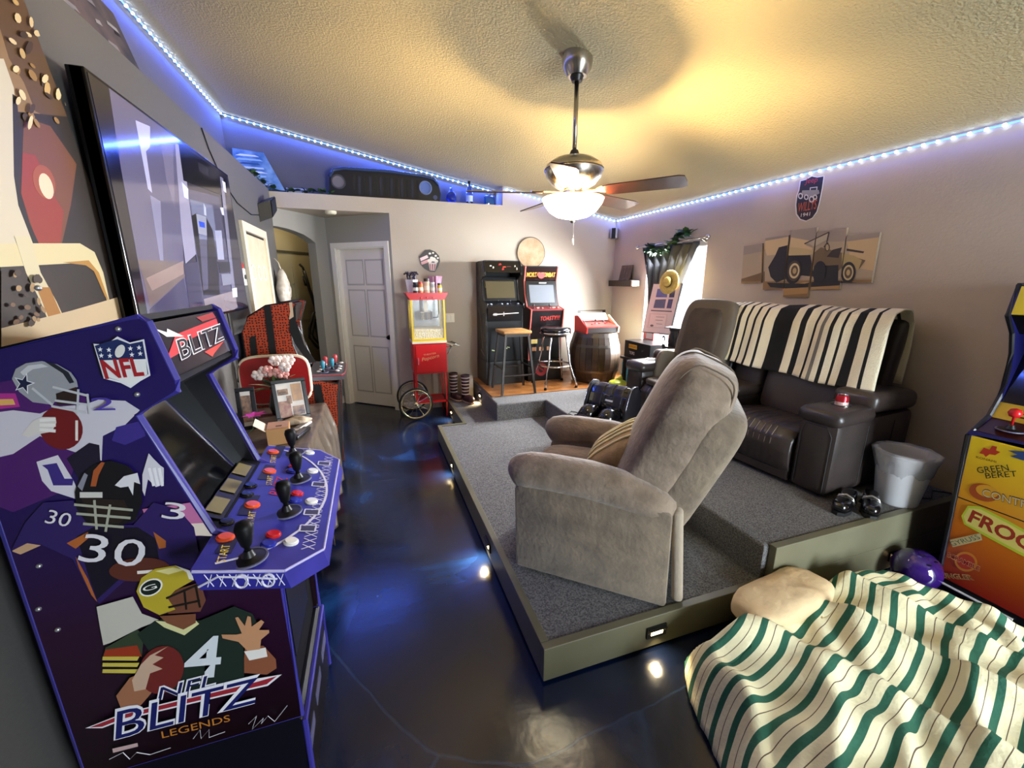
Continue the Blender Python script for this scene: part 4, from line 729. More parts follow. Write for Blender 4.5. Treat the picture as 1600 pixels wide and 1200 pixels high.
for s, t, w_, h_, col in ((-.15, .6, .03, .02, 'D8D4CC'), (-.12, .45, .02, .03, 'D8D4CC'), (-.03, .75, .04, .03, 'B02A2A'), (.02, .5, .05, .02, 'C84A30'), (.0, .3, .03, .03, 'B02A2A'), (.08, .55, .07, .012, '6A3030'), (.16, .6, .02, .03, 'C8C0B0'), (.18, .35, .015, .04, 'C8C0B0')):
    p = m1(s, t); O('printed_figure', prism(bmesh.new(), [p+V((a*w_/2, 0, 0))+V((0, b*.2*h_, b*.45*h_))+m1n*.001 for a, b in ((-1, -1), (1, -.4), (.6, 1), (-.7, .7))], m1n*.0006), flat(col), mq1)
sw = bmesh.new(); tube(sw, [f1(.492, -.16, .885), f1(.496, .17, .90)], .006, 8); O('printed_blade', sw, mat('D8D2D0', .4), c1b); O('printed_hilt', B(f1(.494, -.13, .887), (.05, .006, .03)), mat('8A8684', .4), c1b); O('printed_guard', B(f1(.494, -.02, .892), (.012, .006, .05)), mat('8A8684', .4), c1b)
for i in range(6): stick(c1b, f1(.44-.02*(i % 2), -.12+i*.05, 1.01), (0, 0, 1), mat('16161A', .4), False, .5) if i in (1, 4) else button(c1b, f1(.45, -.17+i*.07, 1.008), (0, -.2, 1), mat('BFD0E0', .3), .012)
for k, l in enumerate(([(.10, .5), (.25, .75), (.12, .95)], [(.30, .45), (.22, .70), (.36, .9)], [(.12, 1.1), (.2, 1.3), (.18, 1.45)], [(.36, 1.38), (.31, 1.46)], [(.4, .55), (.33, .62), (.42, .8)], [(.05, .35), (.2, .42), (.38, .36)])):
    O('printed_line', tube(bmesh.new(), [f1(d, -W1/2-.001, z) for d, z in l], .006, 4), mat('6E655A', .5), sds[0])
for x, z in ((-.15, .32+.12), (.02, .46), (.05, .47)): O('printed_spark', B(f1(.457, x, z), (.035, .003, .012), 0, ('Y', R(15))), mat('B8C88A', .4), c1b)
c2b = T('fighting_arcade_cabinet', 'black fighting game arcade cabinet with salmon edges and flame coloured lettering', 'arcade cabinet', (2.12, 5.1, WZ), world=True); f2 = lambda d, s, z: V((2.12+s, 5.325-d, WZ+z)); W2 = .47
p2_ = [(0, .28), (.41, .28), (.41, .55), (.46, .76), (.49, .93), (.33, .96), (.25, 1.12), (.22, 1.28), (.27, 1.46), (.02, 1.46)]
sds2 = sides(c2b, f2, p2_, W2, mat('3A0E10', .35), mat('D2675C', .4)); span('front_panel', c2b, f2, (.405, .28), (.405, .56), W2, mat('0E0B0B', .3)); span('kick_panel', c2b, f2, (.405, .55), (.485, .925), W2, mat('140E10', .3)); span('control_deck', c2b, f2, (.49, .932), (.33, .962), W2, mat('7A2A2A', .35))
scr2 = span('bezel', c2b, f2, (.325, .965), (.235, 1.285), W2, mat('141210', .3)); span('screen', c2b, f2, (.315, 1.01), (.25, 1.235), W2-.09, mat('6E737A', .1, coat=1), .002); mq2 = span('marquee', c2b, f2, (.222, 1.29), (.27, 1.455), W2, mat('1E0C0A', .25)); span('back_panel', c2b, f2, (.02, .28), (.02, 1.46), W2, m_k); span('top_panel', c2b, f2, (.27, 1.458), (.02, 1.458), W2, m_k)
O('riser', mm(2.12-W2/2-.01, 2.12+W2/2+.01, 4.88, 5.325, WZ, WZ+.276), mat('0D0A0A', .35), c2b); O('dragon_emblem', lathe(bmesh.new(), [(.04, -.0015), (.085, -.0015), (.085, .0), (.04, .0)], 28, f2(.446, -.06, .15), 'y'), mat('8A1E22', .4), c2b); O('dragon_emblem', B(f2(.4465, -.05, .15), (.10, .002, .02), 0, ('Y', R(35))), mat('8A1E22', .4), c2b)
mn2 = V((0, -.97, -.25)).normalized(); mn2 = ((f2(.222, 1, 1.29)-f2(.222, 0, 1.29)).cross(f2(.27, 0, 1.455)-f2(.222, 0, 1.29))).normalized(); mn2 = mn2 if mn2.y < 0 else -mn2
TX('title_lettering', 'MORTAL KOMBAT', f2(.235, -.20, 1.335)+mn2*.001, f2(.235, .20, 1.335)+mn2*.001, mn2, mat('E8A040', .35), mq2, .06, bold=.02); O('printed_medallion', prism(bmesh.new(), [f2(.247, .0+.055*math.cos(t), 1.375+.06*math.sin(t))+mn2*.004 for t in [2*math.pi*i/16 for i in range(16)]], mn2*.0005), mat('B0302A', .4), mq2)
kn = ((f2(.405, 1, .55)-f2(.405, 0, .55)).cross(f2(.485, 0, .925)-f2(.405, 0, .55))).normalized(); kn = kn if kn.y < 0 else -kn
TX('slogan_lettering', 'TOASTY!!!', f2(.457, -.09, .79)+kn*.001, f2(.457, .18, .80)+kn*.001, kn, mat('C83A30', .4), c2b, .055, shear=.15, off=.002)
for s, z in ((-.15, .42), (-.05, .42), (.06, .42)): O('printed_portrait', B(f2(.4065, s, z), (.06, .002, .05)), mat('B07A50', .5), c2b)
O('printed_plate', B(f2(.4075, -.15, .52), (.085, .002, .055)), mat('D8C070', .5), c2b); O('coin_button', sellip(bmesh.new(), f2(.425, .02, .60), (.012, .008, .012), 1, 12, 8), mat('E8E8E8', .3, .6), c2b, True)
for i in range(2):
    for k in range(3): button(c2b, f2(.42-.03*(k % 2), -.12+i*.22+k*.035, .948), (0, -.18, 1), mat('D8B0A0', .3), .011)
    stick(c2b, f2(.42, -.17+i*.22, .945), (0, 0, 1), mat('101012', .4), True, .6)
O('printed_logo', B(f2(.283, .0, 1.26)+V((0, -.012, 0)), (.10, .002, .014), 0, ('X', R(15))), mat('E8E4E0', .5), c2b)
# ---------------------------------------------------------------- yellow cabinet at the right
fc = T('yellow_arcade_cabinet', 'yellow to red arcade cabinet with game logos beside the platform', 'arcade cabinet', (3.08, .84, 0), world=True); WF = .50; ff = lambda d, s, z: V((3.345-d, .84-s, z))
pf = [(0, 0), (.472, 0), (.586, .905), (.548, .928), (.45, .99), (.405, 1.08), (.395, 1.147), (.402, 1.24), (.418, 1.309), (.462, 1.405), (.542, 1.489), (.52, 1.628), (0, 1.64)]
sides(fc, ff, pf, WF, mat('1C1C58', .3), mat('0A0A14', .35))
fpan = span('front_panel', fc, ff, (.584, .90), (.4735, .06), WF, grad('A81E1A', 'F2D224', 2, .05, .85, .3, 'E0801E')); span('base_strip', fc, ff, (.476, .06), (.474, .004), WF, mat('0A0A0A', .35)); O('base_trim', tube(bmesh.new(), [ff(.480, -.22, .03), ff(.480, .05, .03)], .006, 6), mat('E8E8EA', .3), fc)
O('leveller_cap', sellip(bmesh.new(), ff(.477, .17, .035), (.006, .03, .02), .8, 14, 10), mat('D8C8A0', .4), fc, True)
span('control_deck', fc, ff, (.548, .926), (.44, .985), WF, mat('3A140E', .35)); span('screen', fc, ff, (.40, 1.06), (.30, 1.38), WF, m_scr); span('bezel', fc, ff, (.445, .985), (.405, 1.06), WF, mat('C8A01E', .35)); span('marquee', fc, ff, (.520, 1.622), (.540, 1.495), WF, mat('F0D820', .3)); span('speaker_panel', fc, ff, (.535, 1.49), (.42, 1.40), WF, m_k); span('back_panel', fc, ff, (.012, 0), (.012, 1.62), WF, m_k); span('top_panel', fc, ff, (.52, 1.626), (0, 1.636), WF, m_k)
for k in range(4): O('printed_bar', B(ff(.428+.0, .02+.0*k, 1.005+.016*k)+V((-.006+.010*k, 0, .004)), (.003, .40-.05*k, .007)), mat('3A1810', .4), fc)
stick(fc, ff(.50, -.14, .952), (0, 0, 1), mat('C81E24', .25), False, 1.3)
for s in (.0, .05, .10): button(fc, ff(.50, s, .953), (-.3, 0, 1), mat('D02A2A', .25), .013)
fnn = V((-.99, 0, -.13)).normalized(); a0, a1 = ff(.4735, 0, .06), ff(.584, 0, .90); fnn = (a1-a0).cross(V((0, 1, 0))).normalized(); fnn = fnn if fnn.x < 0 else -fnn
FP = (tuple(a0), tuple(fnn))
fl_ = lambda l: [(1450+x*.2918, 660+y*.2918) for x, y in l]
for nm, l, h in (('panel_border', [(210, 60), (235, 62), (60, 850), (35, 840)], '23206A'), ('panel_border', [(210, 60), (514, 120), (514, 105), (230, 40)], '23206A')): D(nm, fl_(l), FP, flat(h), fpan)
D('panel_seam', fl_([(150, 392), (600, 560), (600, 566), (150, 398)]), FP, flat('1A140C'), fpan); D('logo_mark', fl_([(275, 165), (300, 135), (330, 145), (345, 125), (370, 130), (365, 150), (388, 158), (360, 175), (330, 170), (310, 185), (298, 170)]), FP, flat('C8381E'), fpan)
def FT(nm, s, p, q, h, col, **k): TP(nm, s, fl_([p])[0], fl_([q])[0], FP, flat(col), fpan, h, **k)
FT('logo_lettering', 'KONAMI', (258, 190), (365, 218), .012, '8A5A10'); FT('logo_lettering', 'GREEN', (272, 272), (445, 258), .030, '14301C', shear=.2); FT('logo_lettering', 'BERET', (312, 300), (490, 288), .026, '14301C', shear=.2)
D('logo_swirl', fl_(ell(300, 375, 82, 46, 28, 15)), FP, flat('B0501E'), fpan); D('logo_swirl', fl_(ell(318, 368, 62, 32, 28, 15)), FP, flat('E2A62A'), fpan); FT('logo_lettering', 'CONTRA', (290, 395), (590, 480), .045, '4A3A2A', bold=.02); FT('logo_lettering', 'CONTRA', (292, 393), (588, 477), .038, 'D8C8A0')
D('logo_burst', fl_([(430, 150), (600, 160), (600, 220), (500, 200), (440, 180), (480, 172)]), FP, flat('2A4A8A'), fpan)
D('title_backing', fl_([(180, 500), (215, 445), (280, 450), (420, 520), (600, 620), (600, 760), (480, 700), (330, 620), (195, 545)]), FP, flat('C8DC3A'), fpan); D('title_backing', fl_([(192, 502), (220, 458), (280, 464), (420, 535), (600, 635), (600, 742), (480, 685), (335, 608), (205, 540)]), FP, flat('ECE27A'), fpan)
P0 = hit(*fl_([(212, 528)])[0], FP[0], fnn); P1_ = hit(*fl_([(560, 700)])[0], FP[0], fnn); TX('title_lettering', 'FROGGER', P0, P0+(P1_-P0).normalized()*.40, fnn, flat('A8321C'), fpan, .075, bold=.03)
D('logo_plate', fl_([(118, 628), (282, 592), (292, 630), (135, 668)]), FP, flat('D8C890'), fpan); FT('logo_lettering', 'GYRUSS', (132, 662), (285, 622), .022, '4A6A5A'); D('logo_ring', fl_(ell(205, 745, 62, 52, 24, 20)), FP, flat('E0902A'), fpan); D('logo_ring', fl_(ell(205, 745, 50, 40, 24, 20)), FP, flat('C8401E'), fpan); FT('logo_lettering', 'SCRAMBLE', (103, 718), (277, 798), .032, 'E8B878', bold=.06); FT('logo_lettering', 'SCRAMBLE', (105, 715), (275, 795), .026, 'A81E1A', bold=.02); FT('logo_lettering', 'JUNGLER', (74, 838), (256, 853), .035, 'E8B878', bold=.06); FT('logo_lettering', 'JUNGLER', (78, 835), (252, 850), .028, '8A5A2A', bold=.02)
# ================================================================ STOOLS, BARREL
ws = T('wooden_top_stool', 'bar stool with a square wooden seat and dark metal legs', 'stool', (1.545, 4.52, WZ))
O('seat', B((0, 0, .715), (.34, .34, .035), .012, None, 3), mat('B98A4E', .4, var=(12, 'A87A40')), ws, 'auto')
m_gun = mat('3A3532', .4, .7)
O('seat_frame', box(box(box(B((0, -.135, .685), (.28, .02, .04)), (0, .135, .685), (.28, .02, .04)), (-.135, 0, .685), (.02, .28, .04)), (.135, 0, .685), (.02, .28, .04)), m_gun, ws)
for a, b in ((-1, -1), (1, -1), (-1, 1), (1, 1)):
    O('leg', tube(bmesh.new(), [(a*.135, b*.135, .70), (a*.205, b*.20, 0)], .017, 4), m_gun, ws)
for p, q in (((-.18, -.178, .22), (.18, -.178, .22)), ((-.185, .18, .26), (.185, .18, .26)), ((-.178, -.175, .30), (-.178, .175, .30)), ((.178, -.175, .30), (.178, .175, .30))): O('stretcher', tube(bmesh.new(), [p, q], .011, 6), m_gun, ws)
cst = T('chrome_bar_stool', 'chrome bar stool with a round black padded seat', 'stool', (2.12, 4.60, WZ)); m_cr = mat('D8D8DC', .12, 1)
O('seat_cushion', lathe(bmesh.new(), [(0, .74), (.15, .74), (.185, .725), (.195, .70), (.19, .675), (.17, .665), (0, .665)], 36), mat('0D0D0F', .2, coat=.5), cst, True); O('seat_band', lathe(bmesh.new(), [(.185, .655), (.196, .66), (.196, .675), (.185, .68)], 36), m_cr, cst, True); O('seat_plate', lathe(bmesh.new(), [(0, .61), (.12, .62), (.17, .65), (.17, .665), (0, .665)], 30), mat('17171A', .3, .5), cst, 'auto')
for k in range(4):
    a = R(45+90*k); c_, s_ = math.cos(a), math.sin(a)
    l = O('leg', tube(bmesh.new(), [(c_*r, s_*r, z) for r, z in ((.13, .655), (.15, .60), (.175, .45), (.20, .30), (.235, .20), (.285, .08), (.295, .012))], .0125, 10), m_cr, cst, True)
    O('rubber_foot', lathe(bmesh.new(), [(0, 0), (.017, 0), (.017, .025), (0, .025)], 12, (c_*.295, s_*.295, 0)), m_k, l)
O('foot_ring', tube(bmesh.new(), [(.205*math.cos(t), .205*math.sin(t), .27) for t in [2*math.pi*i/36 for i in range(36)]], .0115, 10, True), m_cr, cst, True)
ba = T('wooden_barrel', 'dark oak barrel standing on the wood floor in the corner', 'barrel', (2.76, 4.74, WZ))
bw = [mat(h, .38, var=(14, h2), name='barrel_stave') for h, h2 in (('3A2A18', '2C1F12'), ('453320', '34261A'), ('32241A', '281C12'))]
def bar_r(z): return .275+.065*math.sin(math.pi*min(max(z/.64, 0), 1))
NS = 26
for k in range(NS):
    a0, a1 = 2*math.pi*k/NS+.006, 2*math.pi*(k+1)/NS-.006; b = bmesh.new(); zs = [.64*i/10 for i in range(11)]; rows = []
    for z in zs:
        r = bar_r(z); rows.append([b.verts.new((q*math.cos(a), q*math.sin(a), z)) for a, q in ((a0, r), (a1, r), (a1, r-.025), (a0, r-.025))])
    for i in range(10):
        for j in range(4): b.faces.new((rows[i][j], rows[i][(j+1) % 4], rows[i+1][(j+1) % 4], rows[i+1][j]))
    b.faces.new(rows[0][::-1]); b.faces.new(rows[-1]); O('stave', b, bw[(k*5) % 3], ba)
O('barrel_head', lathe(bmesh.new(), [(0, .60), (.255, .60), (.255, .62), (0, .62)], 36), mat('8A7654', .5, var=(14, '77643F')), ba)
O('barrel_bottom', lathe(bmesh.new(), [(0, .02), (.255, .02), (.255, .04), (0, .04)], 30), bw[0], ba)
for z0, z1 in ((.012, .05), (.14, .172), (.468, .50), (.59, .628)): O('hoop', lathe(bmesh.new(), [(bar_r(z0)-.002, z0), (bar_r(z0)+.004, z0), (bar_r(z1)+.004, z1), (bar_r(z1)-.002, z1)], 44), mat('5A5650', .35, .9), ba, 'auto')
BT = WZ+.64
ta = T('tabletop_arcade', 'red tabletop arcade console with a cream side standing on the barrel', 'arcade console', (2.76, 4.72, BT)); m_red = mat('C8302A', .35)
for s in (-.235, .22): O('side_panel', prism(bmesh.new(), [(s, y, z) for y, z in ((-.17, 0), (.16, 0), (.17, .20), (.08, .21), (-.12, .10), (-.18, .075))], (.015, 0, 0)), m_red if s < 0 else mat('E8D8A0', .4), ta)
O('body', prism(bmesh.new(), [(-.22, y, z) for y, z in ((-.16, .005), (.15, .005), (.15, .13), (.04, .115), (-.165, .075))], (.44, 0, 0)), mat('17100F', .4), ta); O('control_deck', prism(bmesh.new(), [(-.22, y, z) for y, z in ((-.172, .072), (.06, .118), (.06, .126), (-.174, .084))], (.44, 0, 0)), m_red, ta); O('screen_lid', B((.0, .11, .185), (.43, .012, .13), .003, ('X', R(-50))), mat('D8D4C8', .3), ta)
for x, y in ((-.10, -.06), (.02, -.03), (.10, -.05), (.14, -.02)): button(ta, (x, y, .10+.2*(y+.09)), (0, -.2, 1), mat('7A1A16', .3), .013)
stick(ta, (-.04, -.04, .108), (0, 0, 1), mat('1A0808', .3), False, .75); stick(ta, (.12, .03, .122), (0, 0, 1), mat('D8A090', .3), False, .75)
O('carry_bar', tube(bmesh.new(), [(-.228, -.15, .09), (-.228, -.05, .16), (-.215, .02, .20), (-.10, .05, .22)], .006, 8), mat('4A4A48', .4, .6), ta, True)
wf = T('corner_picture', 'dark wooden picture frame leaning in the corner behind the barrel', 'picture frame', (3.03, 5.26, WZ)); MF = MX.Rotation(R(-6), 4, 'X')
for a in ((0, .93, .46, .05), (0, .30, .46, .05)): O('frame_rail', B((a[0], 0, a[1]-.04), (.46, .03, a[3])), mat('3A2A1E', .4, var=(10, '2C1E16')), wf, M=MF)
for s in (-1, 1): O('frame_rail', B((s*.205, 0, .575), (.05, .03, .60)), mat('3A2A1E', .4, var=(10, '2C1E16')), wf, M=MF)
O('picture', B((0, .006, .575), (.37, .008, .58)), mat('8A7A68', .25, var=(6, 'A89A88')), wf, M=MF); O('picture_detail', B((0, -.001, .78), (.22, .004, .07)), mat('C8BCA8', .4), wf, M=MF)
# ================================================================ POPCORN CART
pc = T('popcorn_cart', 'red popcorn machine cart with yellow trimmed glass case and spoked wheels', 'popcorn machine', (.62, 5.08, 0), world=True); m_pr = mat('C4181C', .3); m_py = mat('E8C83A', .35)
X0, X1, Y0, Y1 = .425, .825, 4.92, 5.26
cb_ = O('cabinet', mm(X0, X1, Y0, Y1, .56, .93, .006), m_pr, pc); O('cabinet_door', mm(X0+.035, X1-.025, Y0-.008, Y0, .585, .905), mat('CC1C20', .3), cb_); O('door_handle', mm(X0+.05, X0+.058, Y0-.022, Y0-.008, .68, .76), m_silv, cb_)
TX('cart_lettering', 'Popcorn', (X0+.10, Y0-.0085, .705), (X0+.31, Y0-.0085, .745), NY, mat('E8A070', .4), cb_, .055, shear=.3, off=.001); TX('cart_lettering', 'THEATER', (X0+.12, Y0-.0085, .785), (X0+.27, Y0-.0085, .80), NY, mat('E8A070', .4), cb_, .018, off=.001)
O('tray_floor', mm(X0-.005, X1+.005, Y0-.01, Y1+.005, .93, .955), mat('E8E0C8', .3), pc)
for x in (X0, X1-.022):
    for y in (Y0, Y1-.022): O('case_post', mm(x, x+.022, y, y+.022, .955, 1.44), m_py, pc)
O('case_sill', mm(X0, X1, Y0-.002, Y0+.02, .955, .985), m_py, pc); O('popcorn_bed', mm(X0+.02, X1-.02, Y0+.012, Y1-.02, .956, 1.10, .02), mat('EEDFA0', .8, bump=(60, 1, .02), var=(50, 'F4EBC8')), pc, kind='stuff')
cg = mat('F0F4F4', .03, alpha=.12, name='case_glass')
O('glass_pane', mm(X0+.022, X1-.022, Y0+.004, Y0+.008, .985, 1.44), cg, pc)
for x in (X0+.006, X1-.010): O('glass_pane', mm(x, x+.004, Y0+.022, Y1-.022, .955, 1.44), cg, pc)
O('rear_panel', mm(X0+.02, X1-.02, Y1-.012, Y1-.006, .955, 1.44), mat('A8AAA8', .25, .9), pc)
kt = O('kettle', lathe(bmesh.new(), [(0, 1.20), (.075, 1.20), (.08, 1.21), (.08, 1.29), (.084, 1.295), (.07, 1.30), (0, 1.305)], 28, (.62, 5.09, 0)), mat('C8C6C0', .18, 1), pc, 'auto'); O('kettle_hanger', mm(.60, .64, 5.08, 5.10, 1.30, 1.44), mat('E8E2C8', .3), kt); O('kettle_cable', tube(bmesh.new(), [(.70, 5.10, 1.22), (.76, 5.10, 1.22), (.775, 5.10, 1.28), (.775, 5.10, 1.44)], .008, 8), m_k, kt, True); O('kettle_handle', tube(bmesh.new(), [(.55, 5.03, 1.29), (.66, 5.0, 1.30)], .006, 8), mat('E8E4DC', .3), kt)
hd = bmesh.new(); prism(hd, [(X0-.0, Y0-.0, 1.44), (X1, Y0, 1.44), (X1+.045, Y0, 1.52), (X0-.045, Y0, 1.52)], (0, Y1-Y0, 0)); O('flared_top', hd, m_pr, pc)
for x in (.55, .62, .69): O('top_lamp', sellip(bmesh.new(), (x, Y0-.002, 1.465), (.010, .006, .010), 1, 10, 8), mat('E84A40', .3), pc, True)
for x in (X0+.01, X1-.03):
    for y in (Y0+.01, Y1-.03):
        zz = .0 if x > .6 else .20; O('leg', mm(x, x+.02, y, y+.02, zz, .56), m_pr, pc)
for y in (Y0+.02, Y1-.02): O('stretcher', mm(X0+.02, X1-.01, y-.01, y+.01, .185, .21), m_pr, pc)
O('lower_shelf', mm(X0+.03, X1-.03, Y0+.03, Y1-.03, .19, .20), mat('A01418', .35), pc); O('push_handle', tube(bmesh.new(), [(X1, Y0+.05, .87), (X1+.13, Y0+.03, .90), (X1+.13, Y1-.03, .90), (X1, Y1-.05, .87)], .009, 8), mat('C8C4BC', .2, 1), pc, True); O('side_shelf', B((X1+.095, 5.09, .895), (.17, .26, .008), .002, ('Y', R(12))), mat('B8B4A8', .3, .8), pc); O('shelf_bracket', tube(bmesh.new(), [(X1, 5.09, .74), (X1+.06, 5.09, .78), (X1+.10, 5.09, .88)], .008, 8), mat('B8B4A8', .3, .8), pc, True)
ax = bmesh.new(); tube(ax, [(.42, 4.85, .20), (.42, 5.30, .20)], .009, 8); O('axle', ax, mat('8A8680', .3, 1), pc)
for y in (4.865, 5.285):
    wl = O('wheel', lathe(bmesh.new(), [(.182, -.010), (.200, -.008), (.204, 0), (.200, .008), (.182, .010), (.180, 0)], 48, (.42, y, .204), 'y'), mat('141414', .5), pc, True); O('wheel_rim', lathe(bmesh.new(), [(.168, -.008), (.183, -.010), (.183, .010), (.168, .008)], 48, (.42, y, .204), 'y'), mat('D8CFA8', .25, .8), wl, True); O('wheel_hub', lathe(bmesh.new(), [(0, -.022), (.016, -.022), (.022, -.01), (.022, .01), (.016, .022), (0, .022)], 18, (.42, y, .204), 'y'), mat('E8DFB8', .25, .8), wl, True)
    for k in range(12): O('spoke', tube(bmesh.new(), [(.42+.02*math.cos(R(30*k+8)), y, .204+.02*math.sin(R(30*k+8))), (.42+.17*math.cos(R(30*k)), y, .204+.17*math.sin(R(30*k)))], .0028, 5), mat('D8CFA8', .25, .8), wl)
# cups and tubs on the popcorn cart
def tub(name, label, cat, x, y, r0, r1, h, m, extra=None):
    t = T(name, label, cat, (x, y, 1.52)); O('tub_body', lathe(bmesh.new(), [(0, 0), (r0, 0), (r1, h), (r1-.004, h), (r0-.004, .006), (0, .006)], 4 if cat == 'popcorn box' else 24), m, t, 'auto' if cat != 'popcorn box' else False); return t
t = tub('popcorn_tub', 'white popcorn tub holding dark ribbon on top of the cart', 'popcorn box', .475, 5.13, .05, .075, .15, mat('E6E0E2', .6))
for k in range(9): a = k*2.4; O('ribbon_curl', tube(bmesh.new(), [(.03*math.cos(a), .03*math.sin(a), .12), (.05*math.cos(a), .05*math.sin(a), .19), (.06*math.cos(a+.6), .06*math.sin(a+.6), .235), (.085*math.cos(a+.9), .085*math.sin(a+.9), .21)], .010, 6), mat('2A2030' if k % 3 else '8A7A90', .35), t, True)
t = tub('popcorn_tub', 'tall pink and mauve striped popcorn tub on the cart', 'popcorn box', .755, 5.13, .055, .085, .19, mat('B07A94', .6))
for k in range(4): O('printed_stripe', prism(bmesh.new(), [(-.035+k*.02, -.0385-.0005, 0), (-.027+k*.02, -.0385-.0005, 0), (-.027+k*.022, -.0605, .185), (-.037+k*.022, -.0605, .185)], (0, -.001, 0)), mat('E8D0D8', .6), t, M=MX.Rotation(R(0), 4, 'Z'))
for lab, x, y, r, h, hx, lid in (('black shaker jar with white spots beside the ribbon tub', .505, 4.985, .034, .12, '1A181C', '1A181C'), ('orange seasoning jar on the cart', .558, 4.975, .028, .125, 'D8743A', 'C82A20'), ('clear jar of pale kernels with dark cap on the cart', .635, 5.00, .040, .16, 'D8C0A0', '2A1E16'), ('grey and white shaker bottle on the cart', .70, 4.98, .028, .12, 'B8B8B4', 'E8E6E2'), ('yellow seasoning jar with black cap on the cart', .775, 4.965, .028, .11, 'D8A838', '141210')):
    t = T('seasoning_jar', lab, 'jar', (x, y, 1.52), group='jars on the popcorn cart'); O('jar_body', lathe(bmesh.new(), [(0, 0), (r, 0), (r, h*.72), (r*.8, h*.8), (0, h*.8)], 20), mat(hx, .3), t, 'auto'); O('jar_lid', lathe(bmesh.new(), [(0, h*.8), (r*.85, h*.8), (r*.85, h), (0, h)], 20), mat(lid, .35), t, 'auto'); O('jar_label', lathe(bmesh.new(), [(r+.0005, h*.2), (r+.001, h*.2), (r+.001, h*.5), (r+.0005, h*.5)], 20), mat('E8DCC8', .5), t)
# wall things over the cart
ps = T('popcorn_sign', 'round black popcorn sign with a striped tub on the back wall', 'sign', (.70, YB-.012, 1.93), world=True)
sg = ps; pl = ((0, YB-.008, 0), NY)
k6 = lambda l: [(615+x*.1416, 370+y*.1416) for x, y in l]
O('sign_board', prism(bmesh.new(), [hit(*q, (0, YB-.002, 0), NY) for q in k6([(280, 220), (320, 175), (345, 145), (400, 140), (460, 165), (500, 210), (512, 270), (490, 330), (455, 390), (400, 385), (340, 350), (300, 300)])], (0, -.008, 0)), mat('1E0E10', .4), ps)
pl = ((0, YB-.0102, 0), NY)
D('printed_ticket', k6([(290, 235), (370, 200), (385, 230), (300, 270)]), pl, flat('E8C8C8'), ps); D('printed_ticket', k6([(300, 280), (385, 245), (390, 280), (310, 310)]), pl, flat('D8A0A0'), ps); D('printed_tub', k6([(385, 285), (478, 285), (455, 375), (400, 370)]), pl, flat('E8DCD8'), ps)
for k in range(3): D('printed_tub_stripe', k6([(395+k*28, 300), (408+k*28, 300), (412+k*20, 370), (403+k*20, 370)]), pl, flat('B04038'), ps)
for x, y, r in ((400, 265, 26), (440, 250, 28), (470, 270, 22), (420, 235, 20), (400, 185, 14), (435, 178, 12), (465, 210, 14), (488, 235, 12)): D('printed_popcorn', k6(ell(x, y, r, r*.85, 10)), pl, flat('EAE0D2'), ps)
ls = T('light_switch', 'double cream light switch plate on the wall beside the popcorn case', 'light switch', (.955, YB-.004, 1.19)); O('switch_plate', B((0, 0, 0), (.115, .008, .115), .003), mat('E6DCC4', .4), ls)
for s in (-.024, .024): O('rocker', B((s, -.006, 0), (.034, .006, .068), .002, ('X', R(5))), mat('EDE6D4', .35), ls)
rd = T('round_wall_board', 'round woven tan disc with thin rim on the wall above the fighting cabinet', 'wall decor', (2.07, YB-.015, 2.02)); O('disc', lathe(bmesh.new(), [(0, -.006), (.19, -.006), (.19, .010), (0, .010)], 44, axis='y'), mat('C4A888', .7, bump=(80, .5, .01), var=(7, 'A88A62')), rd, 'auto'); O('rim', tube(bmesh.new(), [(.195*math.cos(t), 0, .195*math.sin(t)) for t in [2*math.pi*i/44 for i in range(44)]], .006, 8, True), mat('6A5844', .5), rd, True)
spk = T('corner_speaker', 'small silver and black satellite speaker up in the room corner', 'speaker', (3.30, 5.28, 2.25), R(-45)); O('speaker_body', B((0, 0, .05), (.10, .09, .15), .02, None, 3), mat('B8B4AE', .35, .4), spk, 'auto'); O('grille', B((0, -.048, .05), (.055, .008, .14), .004), mat('141416', .6), spk); O('bracket', tube(bmesh.new(), [(0, .03, .05), (0, .055, .05)], .012, 8), m_k, spk)
# boots and paper bag on the step by the cart
for k, (x, y) in enumerate(((.92, 5.06), (1.04, 4.90))):
    b = T('striped_boot', ('maroon banded boot next to the popcorn cart leg', 'maroon banded boot in front of the paper bag')[k], 'boot', (x, y, P1), R(-70), group='pair of striped boots on the step'); O('shaft', lathe(bmesh.new(), [(.045, .06), (.046, .15), (.052, .25), (.056, .34), (.050, .34), (.046, .25), (.04, .1)], 20), mat('2E1418', .6), b, True); O('foot', sellip(bmesh.new(), (.055, 0, .045), (.115, .045, .045), .7, 20, 12), mat('3A1A1C', .55), b, True); O('sole', prism(bmesh.new(), [(-.055, -.04, 0), (.12, -.042, 0), (.165, -.02, 0), (.165, .02, 0), (.12, .042, 0), (-.055, .04, 0)], (0, 0, .014)), mat('B0907A', .7), b)
    for i in range(6): O('band', lathe(bmesh.new(), [(.0465+.0018*i, .09+.042*i), (.050+.0018*i, .094+.042*i), (.050+.0018*i, .100+.042*i), (.0465+.0018*i, .104+.042*i)], 20), mat('B8A49C', .6), b)
bg_ = T('paper_bag', 'small white paper bag standing behind the striped boots', 'bag', (1.11, 5.06, P1)); O('bag_body', prism(bmesh.new(), [(-.06, -.035, 0), (.06, -.035, 0), (.06, .035, 0), (-.06, .035, 0)], (0, 0, .26)), mat('D6CCBC', .8, var=(20, 'C8BCA8')), bg_); O('bag_fold', B((0, 0, .27), (.118, .02, .03)), mat('C0B4A0', .8), bg_)
